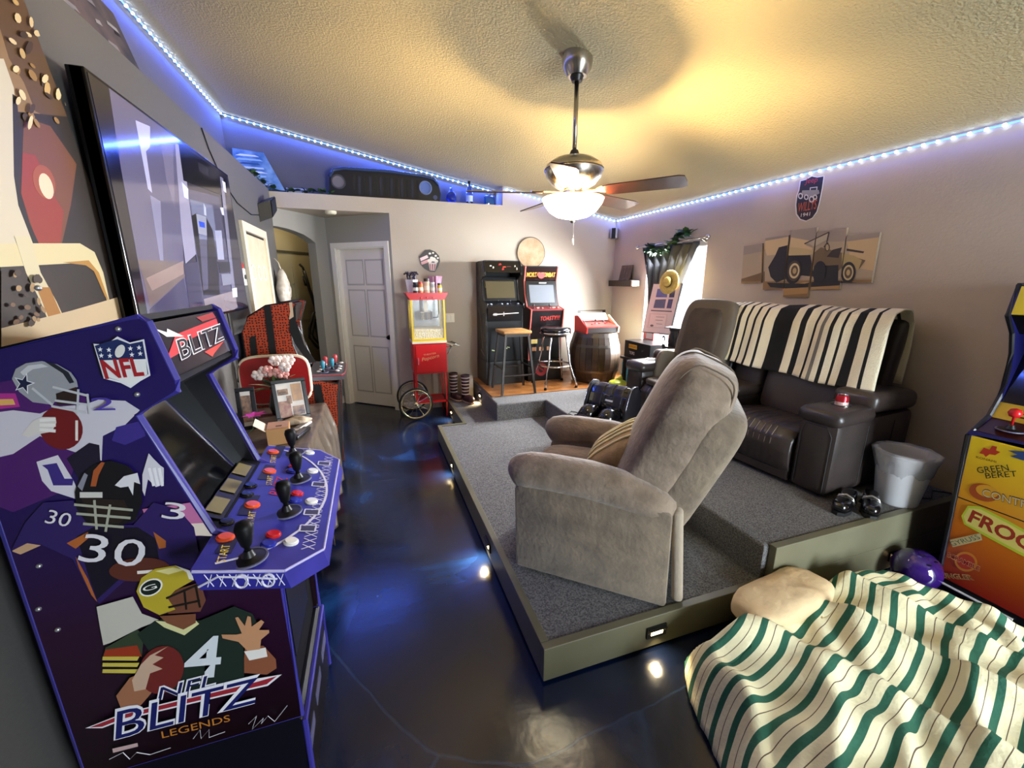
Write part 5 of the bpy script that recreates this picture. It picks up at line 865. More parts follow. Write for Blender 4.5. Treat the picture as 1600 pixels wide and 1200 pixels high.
# ================================================================ RIGHT WALL
def curtain(u, v):
    y = 4.60-.96*v; w_ = .30+.70*(1-u)**1.3; yc = 4.25; yy = yc+(y-yc)*(1 if u < .05 else w_); yy += .10*u*(1-u)*0
    return (XR-.055+.028*math.sin(v*38+u*2)*(1-.4*u), yy, 2.06-1.02*u)
cu = T('window_curtain', 'dark grey curtain gathered to one side over the bright window', 'curtain', (XR-.05, 4.1, 1.0), world=True); O('curtain_panel', grid(bmesh.new(), 30, 90, curtain), mat('2F3138', .85, bump=(150, .3, .003)), cu, True, solid=.003)
O('tieback', tube(bmesh.new(), [(XR-.09, 4.40, 1.05), (XR-.10, 4.25, 1.04), (XR-.08, 4.10, 1.05), (XR-.02, 4.12, 1.06), (XR-.02, 4.38, 1.06)], .012, 8, True), mat('2A2C32', .8), cu, True)
rodt = T('curtain_rod', 'silver curtain rod with round finials above the window', 'curtain rod', (XR-.06, 4.09, 2.07), world=True); O('rod', tube(bmesh.new(), [(XR-.055, 4.70, 2.07), (XR-.055, 3.55, 2.09)], .009, 10), m_ni, rodt)
for y, z in ((4.71, 2.07), (3.53, 2.09)): O('finial', sellip(bmesh.new(), (XR-.055, y, z), (.024, .028, .024), 1, 14, 10), mat('C8C4BC', .2, 1), rodt, True)
for y in (4.64, 3.60): O('rod_bracket', tube(bmesh.new(), [(XR, y, 2.05), (XR-.055, y, 2.075)], .007, 8), m_ni, rodt)
def leaf(L, wd, bend=.25): return grid(bmesh.new(), 6, 4, lambda u, v: (L*u, wd*math.sin(math.pi*min(u*1.05+.02, 1))**.8*(v-.5), bend*L*(-u*u)+.15*wd*abs(v-.5)))
def garland(name, label, path, n, size, mats, seed=1):
    rnd = random.Random(seed); path = [V(p) for p in path]; t = T(name, label, 'garland', path[0], world=True); O('vine', tube(bmesh.new(), path, .004, 6), mat('3A3A1E', .7), t, True); ms = []
    for k in range(n):
        f = rnd.random()*(len(path)-1); i = int(f); p = path[i].lerp(path[i+1], f-i)
        M = MX.Translation(p) @ MX.Rotation(rnd.uniform(0, 6.28), 4, 'Z') @ MX.Rotation(rnd.uniform(-.9, .5), 4, 'Y') @ MX.Rotation(rnd.uniform(-.6, .6), 4, 'X')
        if len(ms) < 3: o = O('leaf', leaf(size, size*.75), mats[len(ms) % len(mats)], t, True, M=M); ms.append(o)
        else: o = ms[k % 3].copy(); C.objects.link(o); o.matrix_basis = M
G1 = [mat('1E3A18', .55), mat('2E5222', .55), mat('16301A', .55)]
garland('leaf_garland', 'green leaf garland draped over the curtain rod', [(XR-.10, 4.45, 2.08), (XR-.12, 4.34, 2.02), (XR-.12, 4.2, 1.97), (XR-.12, 4.06, 2.02), (XR-.11, 3.95, 2.10), (XR-.10, 3.84, 2.17), (XR-.10, 3.72, 2.13)], 90, .085, G1, 3)
wsf = T('wall_shelf', 'short dark brown floating shelf on the wall beside the window', 'shelf', (XR-.06, 4.97, 1.58), world=True); O('shelf_board', mm(XR-.125, XR, 4.70, 5.25, 1.585, 1.665, .004), mat('2E1A12', .45, var=(8, '24140E')), wsf); O('end_cap', mm(XR-.127, XR-.02, 4.665, 4.70, 1.59, 1.66, .003), mat('D8CFC4', .4), wsf)
spc = T('small_picture', 'small dark photo block standing on the floating shelf', 'picture', (XR-.07, 4.95, 1.665)); Mq = MX.Rotation(R(12), 4, 'Y'); O('photo_block', B((0, 0, .10), (.016, .24, .20)), mat('6E5A4E', .5, var=(14, '3A2C28')), spc, M=Mq)
for y in (-.07, -.01, .06): O('printed_figure', B((-.0085, y, .095), (.001, .045, .12)), mat('4A3A34', .5), spc, M=Mq)
# shield-shaped jeep sign
PR = ((XR-.0, 0, 0), NX_)
k5 = lambda l: [(1140+x*.18336, 260+y*.18336) for x, y in l]
js_ = T('vehicle_sign', 'shield-shaped dark metal vehicle sign with the year 1941 on the wall', 'sign', (XR-.006, 2.57, 2.1), world=True); so = [(603, 120), (650, 108), (702, 78), (750, 88), (808, 78), (792, 190), (768, 310), (745, 390), (705, 445), (650, 470), (600, 455), (568, 410), (562, 330), (572, 250), (590, 200)]
O('sign_board', prism(bmesh.new(), [hit(*q, (XR, 0, 0), NX_) for q in k5(so)], (-.006, 0, 0)), mat('D8D2C8', .35, .3), js_); PS_ = ((XR-.0062, 0, 0), NX_); cx, cy = 680, 270
D('sign_face', k5([(cx+(x-cx)*.94, cy+(y-cy)*.96) for x, y in so]), PS_, flat('1E1E2C'), js_); D('sign_base', k5([(570, 325), (755, 295), (735, 385), (700, 435), (650, 458), (605, 445), (575, 405)]), PS_, flat('2E1A16'), js_)
D('sign_windscreen', k5([(685, 180), (750, 172), (745, 212), (682, 222)]), PS_, flat('C8C4C0'), js_); D('sign_windscreen', k5([(692, 186), (742, 180), (738, 208), (690, 215)]), PS_, flat('2A2A34'), js_); D('sign_bonnet', k5([(620, 205), (760, 200), (768, 230), (700, 262), (612, 240)]), PS_, flat('8A8884'), js_)
for p in ((605, 252, 22), (700, 280, 24), (730, 262, 18), (655, 262, 20)): D('sign_wheel', k5(ell(*p[:2], p[2], p[2]*1.2)), PS_, flat('C8C4C0'), js_); D('sign_wheel', k5(ell(*p[:2], p[2]*.55, p[2]*.7)), PS_, flat('22222A'), js_)
TP('sign_lettering', 'Jeep', k5([(640, 162)])[0], k5([(745, 148)])[0], PS_, flat('B0303A'), js_, .05); TP('sign_lettering', 'WILLYS', k5([(580, 392)])[0], k5([(738, 362)])[0], PS_, flat('C85A3A'), js_, .07); TP('sign_lettering', '1941', k5([(608, 432)])[0], k5([(685, 420)])[0], PS_, flat('E8E0D4'), js_, .028)
# five canvases with one picture running across them
pan = [[(122, 680), (278, 655), (268, 990), (98, 998)], [(305, 612), (505, 585), (457, 1046), (283, 1050)], [(530, 545), (745, 518), (660, 1118), (455, 1112)], [(745, 560), (1000, 522), (935, 1048), (690, 1048)], [(1000, 590), (1284, 560), (1207, 992), (945, 992)]]
art = [([(0, 500), (1400, 480), (1400, 940), (0, 990)], 'A8957C'), ([(0, 560), (700, 500), (1400, 480), (1400, 640), (700, 640), (0, 780)], '94867A'), ([(280, 640), (500, 600), (720, 640), (700, 720), (320, 760)], 'C8AC82'), ([(1000, 640), (1300, 600), (1300, 900), (1040, 860)], 'C2A47A'), ([(0, 990), (210, 925), (300, 895), (300, 1000), (0, 1060)], '6E5232'), ([(0, 985), (1400, 960), (1400, 1200), (0, 1200)], '8A6A3E'), ([(420, 1050), (640, 985), (960, 1000), (960, 1060), (560, 1090), (420, 1100)], 'A88450'), ([(320, 990), (640, 1000), (700, 985), (940, 975), (1080, 990), (1000, 1010), (480, 1040), (350, 1030)], '1E1712'),
       ([(390, 760), (420, 690), (500, 670), (500, 950), (400, 990), (350, 940), (330, 860)], '17130F'), ([(500, 690), (580, 690), (715, 715), (745, 720), (745, 760), (690, 750), (610, 765), (500, 770)], 'B8A274'), ([(490, 760), (690, 755), (720, 940), (620, 930), (500, 960)], '15110D'), ([(640, 655), (850, 555), (835, 640), (720, 700), (650, 670)], '9A8C74'), ([(660, 652), (840, 572), (828, 625), (725, 682)], 'B0A28A'), ([(715, 740), (780, 690), (940, 730), (1090, 780), (1160, 800), (1110, 870), (960, 860), (920, 900), (720, 880)], '6A5638'), ([(720, 850), (930, 840), (925, 990), (720, 985)], '120E0B'), ([(830, 770), (880, 710), (960, 690), (930, 780)], '2C2016'), ([(1000, 700), (1150, 725), (1140, 740), (1000, 720)], '3A2E22'), ([(960, 740), (1060, 760), (1130, 800), (1100, 880), (960, 870)], 'A8925E'),
       (line((640, 660), (850, 560), 9), '3A3028'), (line((850, 560), (830, 650), 9), '3A3028'), (line((810, 690), (840, 650), 16), '2A1E18'), (ell(835, 690, 22, 34), '3E2E22'), (ell(835, 690, 14, 26), 'B09870'),
       (ell(545, 890, 72, 112, 26, 8), '0E0B09'), (ell(552, 890, 56, 88, 26, 8), '463626'), (ell(555, 890, 44, 66, 24, 8), 'D0BC8C'), (ell(556, 890, 30, 48, 24, 8), '5A4630'), (ell(557, 890, 16, 26, 20, 8), 'B89E68'), (ell(1015, 905, 62, 92, 26, 8), '0E0B09'), (ell(1015, 905, 44, 66, 24, 8), 'C4AE7C'), (ell(1015, 905, 32, 50, 24, 8), '55422E'), (ell(1015, 905, 16, 26, 20, 8), 'B89E68'), (ell(770, 900, 55, 95, 24, 8), '0C0A08')]
names = ('sky with a bare slope', 'vehicle front bumper', 'front wheel', 'steering wheel and seat', 'rear wheel')
for i, q in enumerate(pan):
    W3 = [hit(*p, (XR-.02, 0, 0), NX_) for p in k5(q)]; cv = T('canvas_print', 'sepia canvas panel showing the %s of an old military vehicle' % names[i] if i else 'sepia canvas panel showing cloudy sky above a bare slope', 'canvas print', tuple(sum(W3, V())/4), world=True, group='five-part vehicle canvas'); O('canvas_block', prism(bmesh.new(), W3, (.018, 0, 0)), mat('9A8870', .7), cv); pp = ((XR-.0203, 0, 0), NX_)
    for l, h in art: D('printed_shape', k5(l), pp, flat(h), cv, k5(q))
# certificate, hat, table and box by the window
st = T('corner_side_table', 'low black side table hidden behind the sofa by the window', 'side table', (3.10, 3.93, WZ)); 
O('table_top', mm(-.24, .20, -.36, .36, .36, .39, .004), mat('1A1614', .4), st)
for a, b in ((-.21, -.33), (-.21, .30), (.15, -.33), (.15, .30)): O('leg', mm(a, a+.035, b, b+.035, 0, .36), mat('1A1614', .4), st)
TZ = WZ+.39
kbx = T('black_game_box', 'black box with a yellow label and white lettering on the side table', 'box', (3.08, 3.93, TZ), world=True); O('box_body', mm(2.89, 3.25, 3.76, 4.25, TZ, TZ+.20, .004), mat('0E0D10', .35), kbx); kp = ((2.8895, 0, 0), NX_)
ky = (mm(2.888, 2.8895, 4.00, 4.16, TZ+.115, TZ+.165)); O('yellow_label', ky, mat('E0A828', .4), kbx); TX('label_lettering', 'KAWASAKI', (2.8875, 4.15, TZ+.125), (2.8875, 4.01, TZ+.125), NX_, mat('6A4A10', .4), kbx, .028, off=.0005); TX('box_lettering', 'TORS', (2.8885, 4.14, TZ+.045), (2.8885, 4.04, TZ+.045), NX_, mat('E8E6E2', .4), kbx, .035, off=.0006)
rbx = T('red_box', 'red and white box behind the framed certificate', 'box', (3.23, 4.06, TZ+.20)); O('box_body', mm(-.06, .03, .02, .22, 0, .12), mat('C43A38', .5), rbx); O('box_print', mm(-.0615, -.06, .04, .16, .01, .08), mat('E8D8D4', .5), rbx)
KC = ((3.15, 0, 0), NX_); kdp = lambda l: [(960+x/6, 400+y/6) for x, y in l]
cf = T('framed_certificate', 'tilted black framed certificate with four blue photos leaning by the window', 'picture frame', (3.15, 3.98, TZ+.2), world=True); cp = [hit(*q, *KC) for q in kdp([(365, 255), (635, 255), (555, 640), (480, 735), (258, 715)])]
cq = [hit(*q, KC[0], NX_) for q in kdp([(365, 252), (637, 254), (520, 742), (258, 716)])]; O('frame', prism(bmesh.new(), cq, (.016, 0, 0)), mat('141214', .4), cf); ci = sum(cq, V())/4; O('mat_board', prism(bmesh.new(), [ci+(p-ci)*.955+V((-.001, 0, 0)) for p in cq], (.002, 0, 0)), mat('E4CFCB', .35), cf); kq = ((3.1488, 0, 0), NX_)
for l, h in (([(405, 308), (505, 305), (492, 388), (388, 386)], '3A3A86'), ([(525, 305), (575, 305), (560, 388), (512, 388)], '22245A'), ([(385, 408), (485, 405), (470, 490), (365, 487)], '3A3E6E'), ([(508, 405), (552, 405), (532, 492), (488, 490)], '34366A'), ([(345, 505), (540, 515), (538, 525), (342, 516)], '4A3E44')): D('photo', kdp(l), kq, flat(h), cf)
for l in ([(330, 535), (500, 545), (480, 680), (305, 670)],): D('certificate_sheet', kdp(l), kq, flat('D8BDB8'), cf); D('certificate_sheet', kdp([(345, 545), (488, 553), (470, 670), (322, 662)]), kq, flat('E8D2CC'), cf)
for y, a, b in ((570, 390, 470), (600, 385, 455), (635, 395, 450)): D('printed_line', kdp(line((a, y), (b, y+4), 5)), kq, flat('8A7270'), cf)
D('printed_seal', kdp(ell(352, 652, 16, 10)), kq, flat('4A3A40'), cf)
ht = T('straw_hat', 'small straw hat with dark band hung on the frame corner', 'hat', tuple(hit(*kdp([(510, 245)])[0], (3.12, 0, 0), NX_))); HM = MX.Rotation(R(-82), 4, 'Y') @ MX.Rotation(R(8), 4, 'X'); m_sw = mat('DCC06A', .8, bump=(120, .6, .005), var=(40, 'C8A850'))
O('brim', lathe(bmesh.new(), [(.045, .006), (.13, -.004), (.132, 0), (.128, .006), (.045, .014)], 32), m_sw, ht, True, M=HM); O('crown', lathe(bmesh.new(), [(.055, .0), (.052, .035), (.038, .05), (0, .052)], 24), m_sw, ht, True, M=HM); O('hat_band', lathe(bmesh.new(), [(.056, .008), (.058, .009), (.057, .022), (.055, .023)], 24), mat('2A2018', .7), ht, M=HM)
gc = T('graduation_ornament', 'black graduation cap ornament with the numerals 2 and 19 beside a jar', 'ornament', (3.05, 3.58, TZ)); O('jar', lathe(bmesh.new(), [(0, .20), (.058, .20), (.062, .22), (.062, .33), (.05, .355), (.05, .40), (0, .40)], 24), mat('1A1A1C', .2), gc, 'auto'); O('base', mm(-.05, .06, -.12, .12, .0, .20), mat('131214', .5), gc); O('cap_board', B((0, 0, .41), (.17, .17, .008), 0, ('Z', R(30))), mat('141416', .5), gc); O('cap_crown', lathe(bmesh.new(), [(.055, .375), (.06, .405), (0, .405)], 20), mat('141416', .5), gc)
TX('numeral', '2', (-.055, .125, .205), (-.055, .07, .205), NX_, mat('0C0C0E', .4), gc, .11, bold=.02, off=.001); TX('numeral', '19', (-.055, -.07, .205), (-.055, -.155, .205), NX_, mat('0C0C0E', .4), gc, .11, off=.001)
O('numeral_base', mm(-.055, -.04, -.16, .13, .195, .205), mat('0C0C0E', .4), gc)
for x, y, h, lab in ((3.10, 4.41, '4AB8D0', 'crumpled light blue plastic bag on the floor by the barrel'), (2.73, 4.10, 'B8C83A', 'small yellow-green toy on the floor behind the sofa arm')):
    t = T('plastic_bag' if 'bag' in lab else 'soft_toy', lab, 'bag' if 'bag' in lab else 'toy', (x, y, WZ)); hz = .20 if 'bag' in lab else .07
    O('bag_body' if 'bag' in lab else 'toy_body', sellip(bmesh.new(), (0, 0, hz), (.10, .09, hz), .8, 22, 14, None, lambda p: V((p.x*(1+.15*math.sin(p.z*50)), p.y*(1+.15*math.cos(p.z*40+p.x*30)), p.z))), mat(h, .4), t, True); O('bag_knot' if 'bag' in lab else 'toy_ear', tube(bmesh.new(), [(0, 0, hz*1.9), (.02, .01, hz*2.15), (.05, .0, hz*2.25)], [.03, .018, .03], 8), mat(h, .4), t, True)
# ================================================================ LEFT WALL
tv = T('television', 'large flat television hung on the grey wall and showing a corridor scene', 'television', (-.90, 2.75, 1.45), world=True); TVX = -.862
O('tv_body', mm(-.915, TVX-.004, 1.985, 3.52, 1.45, 2.352, .004), mat('0A0A0C', .3), tv); O('bezel', mm(-.905, TVX, 1.985, 3.52, 1.45, 2.352, .003), mat('060608', .2), tv); O('wall_mount', mm(XL, -.915, 2.5, 3.0, 1.7, 2.1), m_k, tv)
TQ = ((TVX+.0005, 0, 0), PXn); tq = lambda l: [(130+x*.325, 100+y*.325) for x, y in l]
SC = [(143, 122), (352, 270), (371, 480), (218, 492), (180, 330)]
def em(h, e=1.0):
    return mat(h, .12, emit=e*.4, coat=1)
scn = O('screen', prism(bmesh.new(), [(TVX, y, z) for y, z in ((2.0, 1.465), (3.505, 1.465), (3.505, 2.34), (2.0, 2.34))], (.0006, 0, 0)), em('2A2838'), tv)
SCL = None
def SD(l, h): D('screen_image', tq(l), TQ, em(h), scn, SCQ)
SCQ = [proj((TVX+.0005, y, z)) for y, z in ((2.0, 1.465), (3.505, 1.465), (3.505, 2.34), (2.0, 2.34))]
for l, h in (([(0, 0), (120, 60), (310, 1180), (200, 1260), (0, 1200)], '0C0A18'), ([(120, 100), (460, 340), (480, 940), (560, 1300), (330, 1320), (180, 500)], '5A5670'), ([(250, 270), (320, 300), (320, 400), (300, 420), (330, 620), (310, 600)], 'A8A6C4'), ([(370, 350), (430, 380), (440, 700), (400, 560)], '6E6880'), ([(320, 630), (370, 660), (385, 960), (375, 990)], '7A7894'), ([(260, 940), (480, 950), (490, 1020), (320, 1170), (290, 1040)], '6A5C5C'), ([(300, 1030), (480, 945), (480, 1010), (330, 1090)], '8A7672'), ([(320, 1180), (480, 1030), (540, 1300), (330, 1330)], '3C3A58'),
             ([(440, 380), (480, 400), (500, 600), (545, 910), (490, 960), (470, 800)], '8E8AA4'), ([(455, 380), (690, 540), (690, 640), (480, 560)], '0A0812'), ([(550, 470), (600, 500), (600, 540), (555, 515)], '2A2832'), ([(500, 600), (650, 640), (690, 900), (720, 1180), (560, 1240), (545, 950)], '4A4862'), ([(510, 650), (620, 680), (640, 850), (540, 840)], '6E7290'), ([(480, 960), (550, 950), (575, 1190), (520, 1250)], '34324E'), ([(518, 730), (545, 715), (575, 1090), (650, 1060), (655, 1110), (575, 1110)], '0C0A12'), ([(590, 740), (620, 800), (650, 1000), (650, 1090), (600, 1080)], '1A1826'), ([(540, 720), (588, 735), (592, 825), (552, 815)], '8E90A4'), ([(552, 755), (580, 762), (582, 788), (556, 782)], '2A4AE0'), ([(630, 800), (662, 800), (675, 940), (645, 940)], '9A9CB8'), ([(655, 690), (670, 690), (680, 730), (665, 725)], 'C8CADC'), ([(655, 540), (670, 550), (735, 1150), (720, 1160)], '787690'), ([(665, 560), (680, 570), (685, 620), (672, 610)], 'D2D4E4'), ([(645, 950), (700, 950), (705, 1000), (655, 1005)], '20202C'), ([(660, 1010), (705, 1008), (708, 1060), (668, 1065)], '7C7E94'), ([(575, 1130), (720, 1090), (740, 1170), (600, 1250)], '8A7E86'), ([(712, 1080), (735, 1075), (738, 1120), (716, 1122)], 'D4D2D8'), ([(575, 670), (585, 690), (588, 730), (578, 725)], 'B8BAC8'), ([(468, 565), (500, 600), (500, 650), (480, 640)], 'C4C6DA')): SD(l, h)
# printed panel with an old vehicle
LP = ((XL+.032, 0, 0), PXn); jp = T('vehicle_panel_print', 'large cut-out wall print of a rusty red vehicle front with a cream bumper', 'wall print', (XL+.015, 1.5, 1.45), world=True)
kj = lambda l: [(x*.458, y*.458) for x, y in l]
yz = [(.62, 1.46), (2.10, 1.489), (1.995, 1.95), (1.975, 2.02), (1.935, 2.2), (1.895, 2.34), (1.85, 2.50), (1.80, 2.585), (.62, 2.585)]
O('print_board', prism(bmesh.new(), [(XL+.001, y, z) for y, z in yz], (.030, 0, 0)), mat('3A2C1E', .6), jp); JQ = [proj((XL+.032, y, z)) for y, z in yz]
JC = [[JQ[i] for i in part] for part in ((0, 1, 2, 3), (0, 3, 4, 5), (0, 5, 6, 7, 8))]   # convex pieces of the board
def JD(nm, l, h): D(nm, kj(l), LP, flat(h), jp, JC)
LAY[jp.name] = 0
for nm, l, h in (('print_sky', [(-300, -300), (200, -300), (200, 500), (-300, 500)], '8A6A44'), ('print_foliage', [(0, -200), (100, -200), (170, 200), (240, 440), (200, 420), (120, 380), (80, 280), (30, 200), (0, 100), (-200, 0)], '5A3E22'), ('print_mud', [(50, 380), (250, 400), (460, 1090), (0, 1140), (0, 860), (60, 760)], '241810'), ('print_body', [(80, 400), (170, 430), (260, 560), (240, 700), (210, 830), (120, 830), (70, 660), (75, 520)], '6E3E22'), ('print_red', [(75, 520), (120, 530), (150, 600), (190, 680), (215, 720), (205, 830), (125, 830), (70, 660)], '8E2E1C'), ('print_cream', [(-300, 190), (10, 200), (45, 300), (55, 420), (48, 600), (70, 700), (120, 830), (-300, 840)], 'C8BCA4'), ('print_outline', [(40, 320), (55, 330), (68, 500), (60, 620), (85, 730), (130, 830), (110, 830), (60, 700), (45, 600)], '1A100C'), ('print_lamp', ell(148, 620, 36, 60, 22, -18), '9A4A2A'), ('print_lamp', ell(155, 635, 22, 46, 20, -18), 'E8C8A8'),
                 ('print_bumper', [(-300, 830), (40, 830), (270, 830), (320, 860), (350, 930), (372, 1030), (365, 1030), (330, 940), (300, 895), (210, 900), (120, 905), (-300, 925)], 'CDBE92'), ('print_bumper_edge', [(210, 895), (300, 888), (335, 930), (370, 1030), (355, 1010), (318, 925), (290, 905)], 'A8782E'), ('print_engine', [(0, 925), (160, 905), (230, 1060), (150, 1110), (0, 1120)], '2A1C12'), ('print_strap', [(45, 805), (100, 808), (135, 930), (190, 1030), (240, 1140), (185, 1150), (130, 1020), (85, 930)], 'CABE9A'), ('print_strap', [(120, 980), (165, 980), (235, 1140), (188, 1148)], 'A06A20'), ('print_ground', [(0, 1120), (240, 1060), (430, 1005), (460, 1090), (230, 1160), (0, 1200)], 'C4AE8A')): JD(nm, l, h)
rnd = random.Random(5)
for k in range(46):
    x, y = rnd.uniform(30, 235), rnd.uniform(-60, 430); x = min(x, 120+y*.28)
    JD('print_leaf', ell(x, y, rnd.uniform(5, 12), rnd.uniform(12, 26), 8, rnd.uniform(-60, 20)), rnd.choice(('C8A468', '9A7238', 'E0C898', '3A2612')))
for k in range(18): JD('print_pebble', ell(rnd.uniform(5, 130), rnd.uniform(930, 1110), rnd.uniform(6, 14), rnd.uniform(6, 16), 8, rnd.uniform(-60, 60)), rnd.choice(('6A4A2A', '3A2818', '9A7A50')))
wfm = T('white_wall_frame', 'cream framed sign with pale lettering on the wall beyond the television', 'picture frame', (XL+.012, 4.38, 1.3), world=True)
for a in ((3.97, 4.80, 2.05, 2.12), (3.97, 4.80, 1.10, 1.17), (3.97, 4.04, 1.17, 2.05), (4.73, 4.80, 1.17, 2.05)): O('frame_rail', mm(XL, XL+.028, *a, .003), mat('E4D8C0', .5), wfm)
O('sign_panel', mm(XL, XL+.010, 4.04, 4.73, 1.17, 2.05), mat('DCCFB2', .6, var=(9, 'CFC09F')), wfm); O('painted_shadow', mm(XL+.010, XL+.0115, 4.045, 4.725, 2.03, 2.048), mat('2A241C', .7), wfm)  # dark strip on the panel painted as the shade under the top rail
for z in (1.72, 1.36): 
    for y in (4.16, 4.36, 4.56): O('raised_letter', lathe(bmesh.new(), [(.05, 0), (.07, 0), (.07, .005), (.05, .005)], 16, (XL+.010, y, z), 'x'), mat('EEE6D0', .5), wfm)
th = T('thermostat', 'small white wall control with a red tip beside the television', 'thermostat', (XL+.012, 3.83, 1.68)); O('case', B((0, 0, 0), (.022, .075, .13), .005), mat('E4DED2', .4), th); O('dial', lathe(bmesh.new(), [(0, .011), (.018, .011), (.018, .016), (0, .016)], 16, axis='x'), mat('3A3A3A', .4), th); O('red_tip', B((0, 0, .085), (.015, .05, .04), .004), mat('B02A22', .4), th)
pbg = T('hanging_plastic_bag', 'clear plastic bag of white things hanging by the archway', 'bag', (XL+.07, 5.05, 1.40)); O('bag_body', sellip(bmesh.new(), (0, 0, .18), (.065, .115, .20), .85, 24, 16, None, lambda p: V((p.x*(1-.3*max(0, p.z)/.2)*(1+.12*math.sin(p.y*60+p.z*30)), p.y*(1-.7*max(0, p.z)/.2)*(1+.08*math.sin(p.z*60)), p.z))), mat('C9BBAA', .2, var=(18, 'E6DDD0'), coat=.4), pbg, True); O('bag_handle', tube(bmesh.new(), [(0, 0, .36), (-.02, .01, .44), (-.055, .02, .48)], .006, 6), mat('D8CCBC', .3), pbg, True)
sw_ = T('wedge_speaker', 'black wedge speaker mounted high on the wall near the archway', 'speaker', (XL, 4.85, 2.22), world=True); O('speaker_body', prism(bmesh.new(), [(XL+.002, 4.72, 2.20), (XL+.002, 4.98, 2.30), (XL+.002, 4.98, 2.44), (XL+.002, 4.72, 2.36)], (.10, .06, .05)), mat('0C0C0E', .4), sw_); O('grille', prism(bmesh.new(), [(XL+.105, 4.79, 2.26), (XL+.105, 5.03, 2.355), (XL+.105, 5.03, 2.48), (XL+.105, 4.79, 2.40)], (.004, 0, 0)), mat('050506', .8), sw_)
for lab, pts in (('thin black speaker cable running down the grey wall above the television', [(XL+.006, 3.42, 2.60), (XL+.006, 3.5, 2.5), (XL+.006, 3.72, 2.34), (XL+.006, 4.0, 2.25), (XL+.006, 4.4, 2.22), (XL+.006, 4.72, 2.26)]), ('dangling cables under the television screen', [(XL+.01, 3.3, 1.46), (XL+.01, 3.34, 1.15), (XL+.01, 3.30, .95), (XL+.01, 3.42, 1.02), (XL+.012, 3.55, 1.12)])): O('cable', tube(bmesh.new(), pts, .004, 6), m_k, None, True, label=lab, cat='cable')
# ================================================================ LEDGE DECOR
def leanpic(name, label, y0, y1, h, m, lean=.10, base=-1.08, extra=0):
    t = T(name, label, 'picture', (base, (y0+y1)/2, 2.61), world=True); O('board', prism(bmesh.new(), [(base, y0, 2.611), (base, y1, 2.611), (base-lean, y1, 2.611+h), (base-lean, y0, 2.611+h)], (-.012, 0, .002)), m, t); return t, base, lean
t, b_, l_ = leanpic('leaning_canvas', 'dark streaked canvas leaning on the ledge over the vehicle print', 2.05, 3.18, .44, mat('3A3840', .6, var=(5, '6A5A58', 6)), .12)
rnd = random.Random(9)
for k in range(26):
    y, z = rnd.uniform(2.08, 3.1), rnd.uniform(.04, .38); f = z/.44; d = rnd.uniform(.05, .12)
    O('painted_stroke', prism(bmesh.new(), [(b_-l_*f+.002, y, 2.611+z), (b_-l_*f+.002, y+d, 2.611+z+.01), (b_-l_*(f+.05)+.002, y+d*.9, 2.611+z+.03), (b_-l_*(f+.05)+.002, y+.01, 2.611+z+.02)], (.001, 0, 0)), flat(rnd.choice(('8A8488', '6E4A44', '24222A', 'A8A0A0'))), t)
leanpic('leaning_board', 'thin dark board leaning on the ledge over the television', 3.62, 4.30, .20, mat('4A4450', .5, var=(6, '605A68')), .10)
bp_ = T('coast_picture', 'blue toned coastal picture leaning at the ledge corner', 'picture', (-1.0, 5.45, 2.61), world=True); PB = ((0, 5.42, 0), V((0, -1, 0))); bq = [hit(x, y, *PB) for x, y in ((366, 226), (404, 234), (442, 298), (408, 302))]
O('picture_board', prism(bmesh.new(), [(-1.27, 5.40, 2.615), (-.80, 5.40, 2.615), (-.98, 5.50, 3.00), (-1.27, 5.50, 3.02)], (0, .012, 0)), mat('3A6AA0', .5, var=(7, '8AB0D0', 6)), bp_)
for k in range(8): z = .04+k*.042; f = z/.39; O('painted_band', prism(bmesh.new(), [(-1.25, 5.398+.1*f, 2.615+z), (-.90-.12*f-.02*(k % 3), 5.398+.1*f, 2.615+z), (-.93-.12*f-.03*(k % 2), 5.402+.1*f, 2.615+z+.016), (-1.22+.02*(k % 3), 5.402+.1*f, 2.615+z+.02)], (0, -.001, 0)), flat(('C8D8E8', '2A4A7A', '9AC0E0', 'E0E8F0')[k % 4]), bp_)
garland('ledge_garland', 'green leaf garland trailing at the ledge corner by the coast picture', [(-1.0, 4.75, 2.66), (-.97, 4.95, 2.65), (-.98, 5.15, 2.64), (-.95, 5.30, 2.63), (-.9, 5.40, 2.62)], 36, .06, G1, 11)
garland('ledge_garland', 'low green leaf garland lying on the ledge beside the car grille', [(-.78, 5.43, 2.62), (-.6, 5.42, 2.63), (-.45, 5.43, 2.63), (-.33, 5.42, 2.62)], 44, .055, G1, 12)
O('ledge_block', B((-.70, 5.50, 2.625), (.20, .06, .07), .005), mat('B8C4D8', .5), None, label='small pale wooden block on the ledge behind the garland', cat='block')
gr_ = T('car_grille', 'black seven-slot car grille with round headlight openings on the ledge', 'car grille', (.28, 5.46, 2.59), world=True); gpts = [(-.36, 2.63), (-.34, 2.80), (-.29, 2.875), (-.18, 2.90), (.30, 2.905), (.70, 2.885), (.84, 2.86), (.90, 2.80), (.92, 2.70), (.90, 2.60), (.60, 2.595), (-.05, 2.595), (-.30, 2.60)]
m_gr = mat('0E0F16', .35)
O('grille_shell', prism(bmesh.new(), [(x, 5.47, z) for x, z in gpts], (0, .03, 0)), m_gr, gr_)
O('top_lip', tube(bmesh.new(), [(x, 5.455, z) for x, z in gpts[1:8]], .018, 8), mat('3A4A70', .25, .3), gr_, True)
for k in range(13): x = -.10+k*.06; O('grille_slot', prism(bmesh.new(), [(x, 5.466, 2.635), (x+.026, 5.466, 2.635), (x+.034, 5.466, 2.83), (x+.006, 5.466, 2.835)], (0, .004, 0)), mat('1E2030' if k % 2 else '040406', .6), gr_)
